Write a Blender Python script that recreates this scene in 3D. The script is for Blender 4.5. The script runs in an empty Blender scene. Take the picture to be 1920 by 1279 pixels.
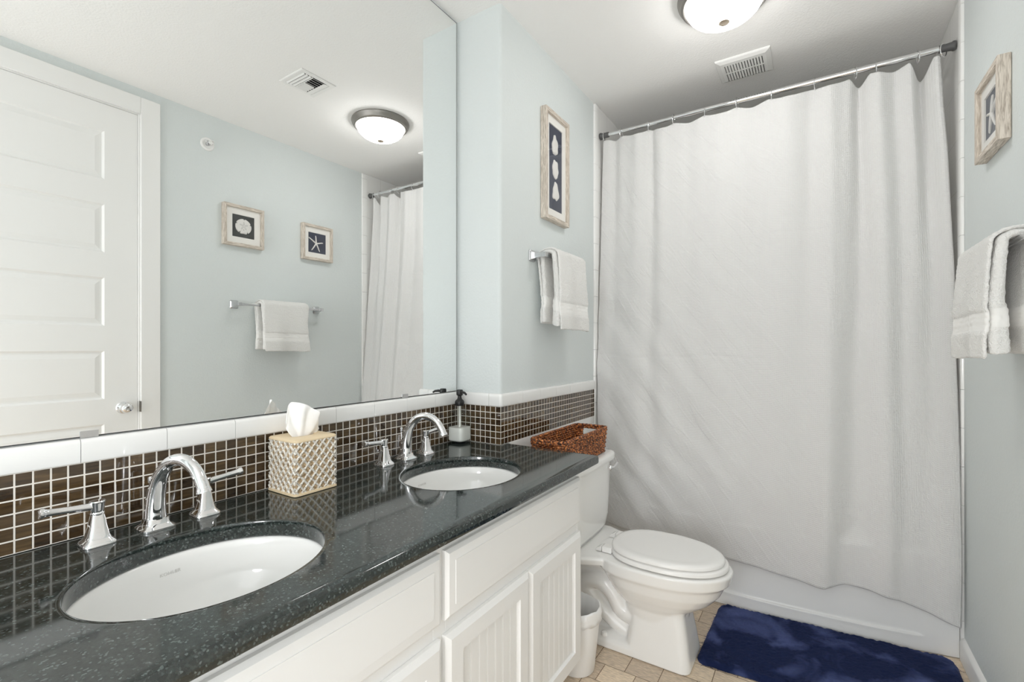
import bpy, bmesh, math, random
from mathutils import Matrix, Vector, noise
random.seed(7)
R = math.radians
C = bpy.context.scene
COL = C.collection
PI = math.pi

# ------------------------------------------------------------------ camera, world, exposure
TH = 0.5746
cam_d = bpy.data.cameras.new('camera'); cam = bpy.data.objects.new('camera', cam_d); COL.objects.link(cam)
cam.location = (1.3648, 0.0, 1.30)
cam.rotation_euler = (PI/2, 0, TH)
cam_d.sensor_width = 36.0; cam_d.sensor_fit = 'HORIZONTAL'
cam_d.lens = 36.0*881.8169/1920
cam_d.shift_y = 10.1221/1920
cam_d.clip_start = 0.02
C.camera = cam
C.view_settings.view_transform = 'Standard'; C.view_settings.look = 'None'
C.view_settings.gamma = 1.0; C.view_settings.use_curve_mapping = False
C.view_settings.exposure = 0.74
C.cycles.max_bounces = 18; C.cycles.diffuse_bounces = 12; C.cycles.glossy_bounces = 6
W_STR = 1.8            # added ambient fill, entering by the open side behind the camera
DOME_STR = 12.2
FILL_LAMP = 16.5
world = bpy.data.worlds.new('world'); C.world = world; world.use_nodes = True
bg = world.node_tree.nodes['Background']
bg.inputs[0].default_value = (0.965, 0.985, 1.0, 1); bg.inputs[1].default_value = W_STR

# ------------------------------------------------------------------ room numbers
W = 1.8785      # right wall
J = 0.2345      # jog
YJ = 1.6546     # jog face
HC = 2.7657     # ceiling
YT = 2.648      # tub tile starts
YB = 3.46       # wall behind the tub
Y0 = -1.0       # open side behind camera
CT = 0.88       # counter top
def y_apron(x):
    t = (x-1.056)/0.822
    return 2.655-0.09*(1-t*t)

# ------------------------------------------------------------------ materials
def nt(name):
    m = bpy.data.materials.new(name); m.use_nodes = True
    n = m.node_tree; b = n.nodes['Principled BSDF']
    return m, n, b
def link(n, a, b): n.links.new(a, b)
def node(n, t, **k):
    x = n.nodes.new(t)
    for a, v in k.items():
        if a in x.inputs.keys() if isinstance(a, str) else False: x.inputs[a].default_value = v
        else: setattr(x, a, v)
    return x
def simple(name, col, rough=0.5, metal=0.0, spec=0.5, coat=0.0, bump=None, trans=0.0, ior=1.45, alpha=None, sheen=0.0):
    m, n, b = nt(name)
    b.inputs['Base Color'].default_value = (*col, 1)
    b.inputs['Roughness'].default_value = rough
    b.inputs['Metallic'].default_value = metal
    b.inputs['Specular IOR Level'].default_value = spec
    b.inputs['Coat Weight'].default_value = coat
    b.inputs['Transmission Weight'].default_value = trans
    b.inputs['IOR'].default_value = ior
    b.inputs['Sheen Weight'].default_value = sheen
    if bump:
        sc, st, dist = bump
        tc = n.nodes.new('ShaderNodeTexCoord')
        t = n.nodes.new('ShaderNodeTexNoise'); t.inputs['Scale'].default_value = sc; t.inputs['Detail'].default_value = 3
        bp = n.nodes.new('ShaderNodeBump'); bp.inputs['Strength'].default_value = st; bp.inputs['Distance'].default_value = dist
        link(n, tc.outputs['Object'], t.inputs['Vector']); link(n, t.outputs['Fac'], bp.inputs['Height']); link(n, bp.outputs['Normal'], b.inputs['Normal'])
    return m

M = {}
M['paint'] = simple('wall_paint', (0.688, 0.727, 0.724), 0.55, bump=(95, 0.30, 0.006))
M['ceil'] = simple('ceiling_paint', (0.90, 0.89, 0.875), 0.9, bump=(110, 0.30, 0.005))
M['trimpaint'] = simple('white_trim_paint', (0.86, 0.855, 0.84), 0.35)
M['cab'] = simple('white_cabinet_paint', (0.83, 0.825, 0.815), 0.38)
M['porc'] = simple('white_porcelain', (0.86, 0.855, 0.84), 0.08, coat=0.3)
M['seat'] = simple('white_seat_plastic', (0.86, 0.85, 0.835), 0.2)
M['acryl'] = simple('white_acrylic', (0.84, 0.84, 0.835), 0.18)
M['tile'] = simple('white_glazed_tile', (0.87, 0.865, 0.85), 0.07, coat=0.3)
M['grout'] = simple('cream_grout', (0.78, 0.74, 0.68), 0.8)
M['chrome'] = simple('chrome', (0.86, 0.86, 0.87), 0.05, metal=1.0)
M['satin'] = simple('brushed_metal', (0.62, 0.62, 0.63), 0.22, metal=1.0)
M['nickel'] = simple('speckled_nickel', (0.30, 0.285, 0.265), 0.42, metal=0.85, bump=(400, 0.3, 0.001))
M['brass'] = simple('warm_nickel', (0.62, 0.53, 0.43), 0.3, metal=1.0)
M['darkgap'] = simple('dark_gap', (0.03, 0.03, 0.03), 0.6)
M['darkplastic'] = simple('dark_grey_rubber', (0.10, 0.10, 0.10), 0.5)
M['black'] = simple('black_plastic', (0.012, 0.012, 0.012), 0.35)
M['ventwhite'] = simple('vent_white', (0.86, 0.855, 0.84), 0.5)
M['void'] = simple('slot_shade_dark', (0.02, 0.02, 0.02), 0.9)  # near-black colour stands in for the shade behind vent slots
M['mirror'] = simple('mirror_silver', (0.93, 0.94, 0.935), 0.0, metal=1.0)
M['matboard'] = simple('white_mat_board', (0.88, 0.86, 0.82), 0.9)
M['shell'] = simple('white_shell', (0.82, 0.80, 0.77), 0.8, bump=(160, 0.6, 0.003))
M['bin'] = simple('white_bin_plastic', (0.84, 0.835, 0.825), 0.4)
M['tissue'] = simple('tissue_paper', (0.90, 0.89, 0.87), 0.9)
M['boxtop'] = simple('cream_resin', (0.78, 0.63, 0.42), 0.5, bump=(60, 0.1, 0.002))
M['soap'] = simple('white_soap', (0.86, 0.86, 0.83), 0.25)
M['etch'] = simple('grey_glaze_print', (0.62, 0.61, 0.59), 0.3)
M['ink'] = simple('dark_print', (0.05, 0.05, 0.05), 0.7)
M['redbulb'] = simple('red_bulb', (0.35, 0.03, 0.02), 0.2)

def mk_glass(name='clear_glass_pane', tint=(1, 1, 1), ior=1.45):
    m, n, b = nt(name)
    out = n.nodes['Material Output']
    tr = n.nodes.new('ShaderNodeBsdfTransparent'); gl = n.nodes.new('ShaderNodeBsdfGlossy'); gl.inputs['Roughness'].default_value = 0.02
    fr = n.nodes.new('ShaderNodeFresnel'); fr.inputs['IOR'].default_value = ior; tr.inputs[0].default_value = (*tint, 1)
    mx = n.nodes.new('ShaderNodeMixShader')
    gm = n.nodes.new('ShaderNodeNewGeometry'); sb = n.nodes.new('ShaderNodeMath'); sb.operation = 'SUBTRACT'; sb.use_clamp = True
    link(n, fr.outputs[0], sb.inputs[0]); link(n, gm.outputs['Backfacing'], sb.inputs[1]); link(n, sb.outputs[0], mx.inputs[0]); link(n, tr.outputs[0], mx.inputs[1]); link(n, gl.outputs[0], mx.inputs[2]); link(n, mx.outputs[0], out.inputs['Surface'])
    n.nodes.remove(b)
    return m
M['pane'] = mk_glass()
M['bottle'] = mk_glass('bottle_glass', (0.985, 0.992, 0.988), 1.5)

def mk_granite():
    m, n, b = nt('dark_green_granite')
    tc = n.nodes.new('ShaderNodeTexCoord')
    base = n.nodes.new('ShaderNodeTexNoise'); base.inputs['Scale'].default_value = 130; base.inputs['Detail'].default_value = 6; base.inputs['Roughness'].default_value = 0.7
    r0 = n.nodes.new('ShaderNodeValToRGB'); r0.color_ramp.elements[0].position = 0.36; r0.color_ramp.elements[0].color = (0.006, 0.009, 0.009, 1)
    r0.color_ramp.elements[1].position = 0.70; r0.color_ramp.elements[1].color = (0.036, 0.048, 0.043, 1)
    v = n.nodes.new('ShaderNodeTexVoronoi'); v.inputs['Scale'].default_value = 310; v.inputs['Randomness'].default_value = 1
    sp = n.nodes.new('ShaderNodeSeparateColor')
    r1 = n.nodes.new('ShaderNodeValToRGB'); r1.color_ramp.elements[0].position = 0.84; r1.color_ramp.elements[0].color = (0, 0, 0, 1)
    r1.color_ramp.elements[1].position = 1.0; r1.color_ramp.elements[1].color = (0.75, 0.75, 0.75, 1)
    mx = n.nodes.new('ShaderNodeMix'); mx.data_type = 'RGBA'; mx.inputs['B'].default_value = (0.13, 0.155, 0.15, 1)
    link(n, tc.outputs['Object'], base.inputs['Vector']); link(n, tc.outputs['Object'], v.inputs['Vector'])
    link(n, base.outputs['Fac'], r0.inputs[0]); link(n, v.outputs['Color'], sp.inputs[0]); link(n, sp.outputs[0], r1.inputs[0])
    link(n, r1.outputs[0], mx.inputs['Factor']); link(n, r0.outputs[0], mx.inputs['A']); link(n, mx.outputs['Result'], b.inputs['Base Color'])
    b.inputs['Roughness'].default_value = 0.07; b.inputs['Specular IOR Level'].default_value = 0.85
    return m
M['granite'] = mk_granite()

def mk_mosaic():
    m, n, b = nt('brown_glass_mosaic')
    tc = n.nodes.new('ShaderNodeTexCoord')
    g = n.nodes.new('ShaderNodeNewGeometry')
    r = n.nodes.new('ShaderNodeValToRGB')
    r.color_ramp.elements[0].color = (0.035, 0.020, 0.010, 1); r.color_ramp.elements[1].color = (0.105, 0.066, 0.032, 1)
    t = n.nodes.new('ShaderNodeTexNoise'); t.inputs['Scale'].default_value = 60; t.inputs['Detail'].default_value = 2
    mp = n.nodes.new('ShaderNodeMapping'); mp.inputs['Scale'].default_value = (0.3, 0.3, 2.5)
    mx = n.nodes.new('ShaderNodeMix'); mx.data_type = 'RGBA'; mx.blend_type = 'MULTIPLY'; mx.inputs['Factor'].default_value = 0.75
    r2 = n.nodes.new('ShaderNodeValToRGB'); r2.color_ramp.elements[0].position = 0.35; r2.color_ramp.elements[0].color = (0.55, 0.55, 0.55, 1); r2.color_ramp.elements[1].position = 0.65; r2.color_ramp.elements[1].color = (1.3, 1.3, 1.2, 1)
    link(n, g.outputs['Random Per Island'], r.inputs[0]); link(n, tc.outputs['Object'], mp.inputs['Vector']); link(n, mp.outputs[0], t.inputs['Vector'])
    link(n, t.outputs['Fac'], r2.inputs[0]); link(n, r.outputs[0], mx.inputs['A']); link(n, r2.outputs[0], mx.inputs['B']); link(n, mx.outputs['Result'], b.inputs['Base Color'])
    b.inputs['Roughness'].default_value = 0.06; b.inputs['Coat Weight'].default_value = 0.4
    return m
M['mosaic'] = mk_mosaic()

def mk_walltile():
    m, n, b = nt('white_wall_tile')
    tc = n.nodes.new('ShaderNodeTexCoord'); mp = n.nodes.new('ShaderNodeMapping'); mp.inputs['Rotation'].default_value = (0, 0, 0)
    sx = n.nodes.new('ShaderNodeSeparateXYZ'); ad = n.nodes.new('ShaderNodeMath'); cb = n.nodes.new('ShaderNodeCombineXYZ')
    link(n, tc.outputs['Object'], sx.inputs[0]); link(n, sx.outputs[0], ad.inputs[0]); link(n, sx.outputs[1], ad.inputs[1]); link(n, ad.outputs[0], cb.inputs[0]); link(n, sx.outputs[2], cb.inputs[1])
    br = n.nodes.new('ShaderNodeTexBrick'); br.offset = 0.5; br.inputs['Scale'].default_value = 1.0
    br.inputs['Brick Width'].default_value = 0.325; br.inputs['Row Height'].default_value = 0.218; br.inputs['Mortar Size'].default_value = 0.0015
    br.inputs['Color1'].default_value = (0.86, 0.855, 0.84, 1); br.inputs['Color2'].default_value = (0.86, 0.855, 0.84, 1); br.inputs['Mortar'].default_value = (0.70, 0.69, 0.66, 1)
    link(n, cb.outputs[0], br.inputs['Vector']); link(n, br.outputs['Color'], b.inputs['Base Color'])
    b.inputs['Roughness'].default_value = 0.08
    return m
M['walltile'] = mk_walltile()

def mk_floor():
    m, n, b = nt('wood_look_floor_tile')
    tc = n.nodes.new('ShaderNodeTexCoord')
    mp = n.nodes.new('ShaderNodeMapping'); mp.inputs['Location'].default_value = (0.0, 0.07, 0)
    br = n.nodes.new('ShaderNodeTexBrick'); br.offset = 0.37; br.inputs['Scale'].default_value = 1.0
    br.inputs['Brick Width'].default_value = 0.128*1.0; br.inputs['Row Height'].default_value = 0.105; br.inputs['Mortar Size'].default_value = 0.0016; br.inputs['Mortar Smooth'].default_value = 0.2
    br.inputs['Color1'].default_value = (0.76, 0.65, 0.52, 1); br.inputs['Color2'].default_value = (0.56, 0.47, 0.38, 1); br.inputs['Mortar'].default_value = (0.20, 0.14, 0.09, 1)
    link(n, tc.outputs['Object'], mp.inputs['Vector']); link(n, mp.outputs[0], br.inputs['Vector'])
    m2 = n.nodes.new('ShaderNodeMapping'); m2.inputs['Scale'].default_value = (40, 220, 20)
    t = n.nodes.new('ShaderNodeTexNoise'); t.inputs['Scale'].default_value = 1.0; t.inputs['Detail'].default_value = 5
    link(n, tc.outputs['Object'], m2.inputs['Vector']); link(n, m2.outputs[0], t.inputs['Vector'])
    r = n.nodes.new('ShaderNodeValToRGB'); r.color_ramp.elements[0].position = 0.3; r.color_ramp.elements[0].color = (0.62, 0.58, 0.54, 1); r.color_ramp.elements[1].position = 0.65; r.color_ramp.elements[1].color = (1.25, 1.2, 1.12, 1)
    mx = n.nodes.new('ShaderNodeMix'); mx.data_type = 'RGBA'; mx.blend_type = 'MULTIPLY'; mx.inputs['Factor'].default_value = 0.75
    link(n, t.outputs['Fac'], r.inputs[0]); link(n, br.outputs['Color'], mx.inputs['A']); link(n, r.outputs[0], mx.inputs['B']); link(n, mx.outputs['Result'], b.inputs['Base Color'])
    bp = n.nodes.new('ShaderNodeBump'); bp.inputs['Strength'].default_value = 0.5; bp.inputs['Distance'].default_value = 0.002; bp.invert = True
    link(n, br.outputs['Fac'], bp.inputs['Height']); link(n, bp.outputs['Normal'], b.inputs['Normal'])
    b.inputs['Roughness'].default_value = 0.5
    return m
M['floor'] = mk_floor()

def mk_curtain():
    m, n, b = nt('white_waffle_cloth')
    uv = n.nodes.new('ShaderNodeUVMap')
    sx = n.nodes.new('ShaderNodeSeparateXYZ'); link(n, uv.outputs[0], sx.inputs[0])
    hs = []
    for i, ax in enumerate((0, 1)):      # waffle weave: ridges both ways, 7 mm pitch
        a = n.nodes.new('ShaderNodeMath'); a.operation = 'MULTIPLY'; a.inputs[1].default_value = 2*PI/0.0085
        s = n.nodes.new('ShaderNodeMath'); s.operation = 'SINE'
        link(n, sx.outputs[ax], a.inputs[0]); link(n, a.outputs[0], s.inputs[0]); hs.append(s)
    pr = n.nodes.new('ShaderNodeMath'); pr.operation = 'MAXIMUM'; link(n, hs[0].outputs[0], pr.inputs[0]); link(n, hs[1].outputs[0], pr.inputs[1])
    # creases: stretched noise running diagonally
    m0 = n.nodes.new('ShaderNodeMapping'); m0.inputs['Rotation'].default_value = (0, 0, R(50)); link(n, uv.outputs[0], m0.inputs['Vector'])
    mp = n.nodes.new('ShaderNodeMapping'); mp.inputs['Scale'].default_value = (2.6, 13, 1); link(n, m0.outputs[0], mp.inputs['Vector'])
    t = n.nodes.new('ShaderNodeTexNoise'); t.inputs['Scale'].default_value = 1.3; t.inputs['Detail'].default_value = 3; t.inputs['Distortion'].default_value = 0.6
    link(n, mp.outputs[0], t.inputs['Vector'])
    rr = n.nodes.new('ShaderNodeValToRGB'); rr.color_ramp.elements[0].position = 0.50; rr.color_ramp.elements[1].position = 0.62
    link(n, t.outputs['Fac'], rr.inputs[0])
    b1 = n.nodes.new('ShaderNodeBump'); b1.inputs['Strength'].default_value = 0.55; b1.inputs['Distance'].default_value = 0.0016
    b2 = n.nodes.new('ShaderNodeBump'); b2.inputs['Strength'].default_value = 0.40; b2.inputs['Distance'].default_value = 0.006
    mk = n.nodes.new('ShaderNodeMapRange'); mk.inputs['From Min'].default_value = 0.75; mk.inputs['From Max'].default_value = 1.25; mk.inputs['To Min'].default_value = 1.0; mk.inputs['To Max'].default_value = 0.25
    mm = n.nodes.new('ShaderNodeMath'); mm.operation = 'MULTIPLY'; link(n, sx.outputs[0], mk.inputs['Value']); link(n, mk.outputs[0], mm.inputs[0]); link(n, rr.outputs[0], mm.inputs[1])
    link(n, pr.outputs[0], b1.inputs['Height']); link(n, mm.outputs[0], b2.inputs['Height'])
    link(n, b2.outputs['Normal'], b1.inputs['Normal']); link(n, b1.outputs['Normal'], b.inputs['Normal'])
    b.inputs['Base Color'].default_value = (0.87, 0.865, 0.858, 1); b.inputs['Roughness'].default_value = 0.9; b.inputs['Specular IOR Level'].default_value = 0.2
    out = n.nodes['Material Output']; tl = n.nodes.new('ShaderNodeBsdfTranslucent'); tl.inputs[0].default_value = (0.87, 0.86, 0.84, 1)
    mx = n.nodes.new('ShaderNodeMixShader'); mx.inputs[0].default_value = 0.22
    link(n, b.outputs[0], mx.inputs[1]); link(n, tl.outputs[0], mx.inputs[2]); link(n, mx.outputs[0], out.inputs['Surface'])
    return m
M['curtain'] = mk_curtain()

def mk_terry():
    m, n, b = nt('white_terry_cloth')
    tc = n.nodes.new('ShaderNodeTexCoord')
    t = n.nodes.new('ShaderNodeTexNoise'); t.inputs['Scale'].default_value = 210; t.inputs['Detail'].default_value = 4
    bp = n.nodes.new('ShaderNodeBump'); bp.inputs['Strength'].default_value = 0.9; bp.inputs['Distance'].default_value = 0.006
    # the woven band near each hem is smooth: UV.y is the distance from the hem
    uv = n.nodes.new('ShaderNodeUVMap'); sx = n.nodes.new('ShaderNodeSeparateXYZ'); link(n, uv.outputs[0], sx.inputs[0])
    a = n.nodes.new('ShaderNodeMath'); a.operation = 'SUBTRACT'; a.inputs[1].default_value = 0.100; link(n, sx.outputs[1], a.inputs[0])
    ab = n.nodes.new('ShaderNodeMath'); ab.operation = 'ABSOLUTE'; link(n, a.outputs[0], ab.inputs[0])
    g = n.nodes.new('ShaderNodeMath'); g.operation = 'GREATER_THAN'; g.inputs[1].default_value = 0.026; link(n, ab.outputs[0], g.inputs[0])
    mu = n.nodes.new('ShaderNodeMath'); mu.operation = 'MULTIPLY'; link(n, g.outputs[0], mu.inputs[0]); link(n, t.outputs['Fac'], mu.inputs[1])
    link(n, tc.outputs['Object'], t.inputs['Vector']); link(n, mu.outputs[0], bp.inputs['Height']); link(n, bp.outputs['Normal'], b.inputs['Normal'])
    b.inputs['Base Color'].default_value = (0.86, 0.85, 0.83, 1); b.inputs['Roughness'].default_value = 1.0; b.inputs['Specular IOR Level'].default_value = 0.1; b.inputs['Sheen Weight'].default_value = 0.2
    return m
M['terry'] = mk_terry()

def mk_wood(name, c1, c2, rot=(0, 0, 0), sc=(18, 18, 160)):
    m, n, b = nt(name)
    tc = n.nodes.new('ShaderNodeTexCoord'); mp = n.nodes.new('ShaderNodeMapping'); mp.inputs['Scale'].default_value = sc
    t = n.nodes.new('ShaderNodeTexNoise'); t.inputs['Scale'].default_value = 1; t.inputs['Detail'].default_value = 4; t.inputs['Distortion'].default_value = 0.8
    r = n.nodes.new('ShaderNodeValToRGB'); r.color_ramp.elements[0].position = 0.35; r.color_ramp.elements[0].color = (*c1, 1); r.color_ramp.elements[1].position = 0.62; r.color_ramp.elements[1].color = (*c2, 1)
    link(n, tc.outputs['Object'], mp.inputs['Vector']); link(n, mp.outputs[0], t.inputs['Vector']); link(n, t.outputs['Fac'], r.inputs[0]); link(n, r.outputs[0], b.inputs['Base Color'])
    bp = n.nodes.new('ShaderNodeBump'); bp.inputs['Strength'].default_value = 0.4; bp.inputs['Distance'].default_value = 0.001
    link(n, t.outputs['Fac'], bp.inputs['Height']); link(n, bp.outputs['Normal'], b.inputs['Normal'])
    b.inputs['Roughness'].default_value = 0.7
    return m
M['frame_v'] = mk_wood('washed_wood_upright', (0.40, 0.34, 0.28), (0.74, 0.67, 0.59), sc=(260, 22, 260))
M['frame_h'] = mk_wood('washed_wood_level', (0.40, 0.34, 0.28), (0.74, 0.67, 0.59), sc=(22, 260, 260))
def mk_linen(name, c):
    m, n, b = nt(name)
    tc = n.nodes.new('ShaderNodeTexCoord'); t = n.nodes.new('ShaderNodeTexNoise'); t.inputs['Scale'].default_value = 500
    r = n.nodes.new('ShaderNodeValToRGB'); r.color_ramp.elements[0].color = (c[0]*.7, c[1]*.7, c[2]*.7, 1); r.color_ramp.elements[1].color = (c[0]*1.3, c[1]*1.3, c[2]*1.3, 1)
    link(n, tc.outputs['Object'], t.inputs['Vector']); link(n, t.outputs['Fac'], r.inputs[0]); link(n, r.outputs[0], b.inputs['Base Color'])
    b.inputs['Roughness'].default_value = 0.9
    return m
M['linen_grey'] = mk_linen('dark_grey_linen', (0.060, 0.062, 0.060))
M['linen_navy'] = mk_linen('navy_linen', (0.045, 0.052, 0.082))

def mk_wicker():
    m, n, b = nt('brown_wicker')
    g = n.nodes.new('ShaderNodeTexCoord')
    t = n.nodes.new('ShaderNodeTexNoise'); t.inputs['Scale'].default_value = 140; t.inputs['Detail'].default_value = 2
    r = n.nodes.new('ShaderNodeValToRGB'); e = r.color_ramp.elements
    e[0].position = 0.38; e[0].color = (0.018, 0.005, 0.002, 1); e[1].position = 0.66; e[1].color = (0.78, 0.30, 0.085, 1)
    k = r.color_ramp.elements.new(0.5); k.color = (0.20, 0.050, 0.013, 1)
    link(n, g.outputs['Object'], t.inputs['Vector']); link(n, t.outputs['Fac'], r.inputs[0]); link(n, r.outputs[0], b.inputs['Base Color'])
    b.inputs['Roughness'].default_value = 0.45
    return m
M['wicker'] = mk_wicker()
def mk_boxside():
    m, n, b = nt('tan_flecked_resin')
    tc = n.nodes.new('ShaderNodeTexCoord'); t = n.nodes.new('ShaderNodeTexNoise'); t.inputs['Scale'].default_value = 170; t.inputs['Detail'].default_value = 4
    r = n.nodes.new('ShaderNodeValToRGB'); r.color_ramp.elements[0].position = 0.36; r.color_ramp.elements[0].color = (0.22, 0.145, 0.075, 1); r.color_ramp.elements[1].position = 0.62; r.color_ramp.elements[1].color = (0.62, 0.46, 0.28, 1)
    link(n, tc.outputs['Object'], t.inputs['Vector']); link(n, t.outputs['Fac'], r.inputs[0]); link(n, r.outputs[0], b.inputs['Base Color']); b.inputs['Roughness'].default_value = 0.6
    return m
M['boxside'] = mk_boxside()
def mk_lattice():
    m, n, b = nt('whitewashed_lattice')
    tc = n.nodes.new('ShaderNodeTexCoord'); t = n.nodes.new('ShaderNodeTexNoise'); t.inputs['Scale'].default_value = 240; t.inputs['Detail'].default_value = 3
    r = n.nodes.new('ShaderNodeValToRGB'); r.color_ramp.elements[0].position = 0.34; r.color_ramp.elements[0].color = (0.36, 0.30, 0.23, 1); r.color_ramp.elements[1].position = 0.52; r.color_ramp.elements[1].color = (0.84, 0.81, 0.75, 1)
    link(n, tc.outputs['Object'], t.inputs['Vector']); link(n, t.outputs['Fac'], r.inputs[0]); link(n, r.outputs[0], b.inputs['Base Color']); b.inputs['Roughness'].default_value = 0.6
    return m
M['lattice'] = mk_lattice()
def mk_rug():
    m, n, b = nt('navy_plush_pile')
    tc = n.nodes.new('ShaderNodeTexCoord')
    t = n.nodes.new('ShaderNodeTexNoise'); t.inputs['Scale'].default_value = 5.5; t.inputs['Detail'].default_value = 3; t.inputs['Distortion'].default_value = 0.7
    r = n.nodes.new('ShaderNodeValToRGB'); e = r.color_ramp.elements
    e[0].position = 0.48; e[0].color = (0.0075, 0.0145, 0.055, 1); e[1].position = 0.72; e[1].color = (0.085, 0.110, 0.265, 1)
    link(n, tc.outputs['Object'], t.inputs['Vector']); link(n, t.outputs['Fac'], r.inputs[0]); link(n, r.outputs[0], b.inputs['Base Color'])
    b.inputs['Roughness'].default_value = 0.9; b.inputs['Specular IOR Level'].default_value = 0.15; b.inputs['Sheen Weight'].default_value = 0.10
    b.inputs['Sheen Tint'].default_value = (0.35, 0.42, 0.8, 1)
    return m
M['rug'] = mk_rug()
def mk_emit(name, col, st):
    m, n, b = nt(name)
    b.inputs['Base Color'].default_value = (0.9, 0.9, 0.88, 1); b.inputs['Roughness'].default_value = 0.2
    b.inputs['Emission Color'].default_value = (*col, 1); b.inputs['Emission Strength'].default_value = st
    return m
M['dome'] = mk_emit('lit_frosted_glass', (1.0, 0.985, 0.97), DOME_STR)

# ------------------------------------------------------------------ mesh helpers
class MB:
    def __init__(s): s.v = []; s.f = []; s.mi = []; s.uv = {}
    def add(s, vs, fs, mi=0, mat=None):
        o = len(s.v)
        for p in vs:
            p = Vector(p)
            if mat is not None: p = mat @ p
            s.v.append(p)
        for f in fs: s.f.append([o+i for i in f]); s.mi.append(mi)
        return o
    def box(s, x0, x1, y0, y1, z0, z1, mi=0, mat=None):
        x0, x1 = min(x0, x1), max(x0, x1); y0, y1 = min(y0, y1), max(y0, y1); z0, z1 = min(z0, z1), max(z0, z1)
        vs = [(x, y, z) for z in (z0, z1) for y in (y0, y1) for x in (x0, x1)]
        s.add(vs, [(0,2,3,1),(4,5,7,6),(0,1,5,4),(2,6,7,3),(0,4,6,2),(1,3,7,5)], mi, mat)
    def loft(s, rings, closed=True, cap0=True, cap1=True, mi=0, mat=None):
        n = len(rings[0]); vs = [p for r in rings for p in r]; fs = []
        m = n if closed else n-1
        for k in range(len(rings)-1):
            for i in range(m):
                a, b = k*n+i, k*n+(i+1) % n
                fs.append((a, b, b+n, a+n))
        if cap0 and closed: fs.append(tuple(reversed(range(n))))
        if cap1 and closed: fs.append(tuple(range((len(rings)-1)*n, len(rings)*n)))
        return s.add(vs, fs, mi, mat)
    def lathe(s, prof, n=32, c=(0,0,0), mi=0, mat=None, cap0=True, cap1=True):
        rings = [[(c[0]+r*math.cos(2*PI*i/n), c[1]+r*math.sin(2*PI*i/n), c[2]+z) for i in range(n)] for r, z in prof]
        s.loft(rings, True, cap0, cap1, mi, mat)
    def tube(s, pts, rad, n=12, caps=True, closed=False, mi=0, mat=None, flat=1.0):
        pts = [Vector(p) for p in pts]; N = len(pts)
        if not isinstance(rad, (list, tuple)): rad = [rad]*N
        rings = []; up = None
        for i in range(N):
            a = pts[(i-1) % N] if (i > 0 or closed) else pts[0]
            b = pts[(i+1) % N] if (i < N-1 or closed) else pts[-1]
            t = (b-a).normalized()
            if up is None:
                up = Vector((0,0,1)) if abs(t.z) < .9 else Vector((1,0,0))
            u = (up - t*up.dot(t)).normalized(); w = t.cross(u); up = u
            rings.append([pts[i]+(u*math.cos(2*PI*k/n)*flat+w*math.sin(2*PI*k/n))*rad[i] for k in range(n)])
        if closed: rings.append(rings[0])
        s.loft(rings, True, caps and not closed, caps and not closed, mi, mat)
    def grid(s, fn, nu, nv, mi=0, mat=None, uvfn=None):
        vs = [fn(i/nu, j/nv) for j in range(nv+1) for i in range(nu+1)]
        fs = [(j*(nu+1)+i, j*(nu+1)+i+1, (j+1)*(nu+1)+i+1, (j+1)*(nu+1)+i) for j in range(nv) for i in range(nu)]
        o = s.add(vs, fs, mi, mat)
        if uvfn:
            k = o
            for j in range(nv+1):
                for i in range(nu+1): s.uv[k] = uvfn(i/nu, j/nv); k += 1
    def prism(s, poly, axis, a, b, mi=0, mat=None):
        def P(p, h):
            if axis == 'z': return (p[0], p[1], h)
            if axis == 'y': return (p[0], h, p[1])
            return (h, p[0], p[1])
        s.loft([[P(p, a) for p in poly], [P(p, b) for p in poly]], True, True, True, mi, mat)

def obj(name, mb, mats, parent=None, bevel=0, segs=2, sharp=35, sub=0, solid=0, recalc=True, kind=None):
    if not isinstance(mats, (list, tuple)): mats = [mats]
    off = Vector((0,0,0))
    if parent is not None:
        off = parent.get('_o'); off = Vector(off) if off is not None else Vector((0,0,0))
    me = bpy.data.meshes.new(name)
    me.from_pydata([v-off for v in mb.v], [], mb.f)
    for m in mats: me.materials.append(m)
    for p, i in zip(me.polygons, mb.mi): p.material_index = i
    if mb.uv:
        ul = me.uv_layers.new(name='UVMap')
        for l in me.loops: ul.data[l.index].uv = mb.uv.get(l.vertex_index, (0,0))
    if recalc:
        bm = bmesh.new(); bm.from_mesh(me); bmesh.ops.recalc_face_normals(bm, faces=bm.faces); bm.to_mesh(me); bm.free()
    me.polygons.foreach_set('use_smooth', [True]*len(me.polygons))
    me.set_sharp_from_angle(angle=R(sharp))
    o = bpy.data.objects.new(name, me); COL.objects.link(o)
    if parent is not None: o.parent = parent
    if solid:
        md = o.modifiers.new('solid', 'SOLIDIFY'); md.thickness = abs(solid); md.offset = 0
    if bevel:
        md = o.modifiers.new('bevel', 'BEVEL'); md.width = bevel; md.segments = segs; md.limit_method = 'ANGLE'; md.angle_limit = R(35)
    if sub:
        md = o.modifiers.new('sub', 'SUBSURF'); md.levels = sub; md.render_levels = sub
    if kind: o['kind'] = kind
    return o
def tag(o, label, cat, group=None):
    o['label'] = label; o['category'] = cat
    if group: o['group'] = group
    return o
def thing(name, label, cat, loc=(0,0,0), group=None, local=False):
    o = bpy.data.objects.new(name, None); COL.objects.link(o); o.empty_display_size = .05
    o.location = loc; tag(o, label, cat, group)
    o['_o'] = (0.0,0.0,0.0) if local else tuple(float(v) for v in loc)     # children are modelled in world space unless local
    return o
def thingM(name, label, cat, mat, group=None):
    o = thing(name, label, cat, (0,0,0), group, local=True); o.matrix_world = mat
    return o
def struct(name, mb, mats, parent=None, **k):
    o = obj(name, mb, mats, parent, **k)
    if parent is None: o['kind'] = 'structure'
    return o
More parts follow.
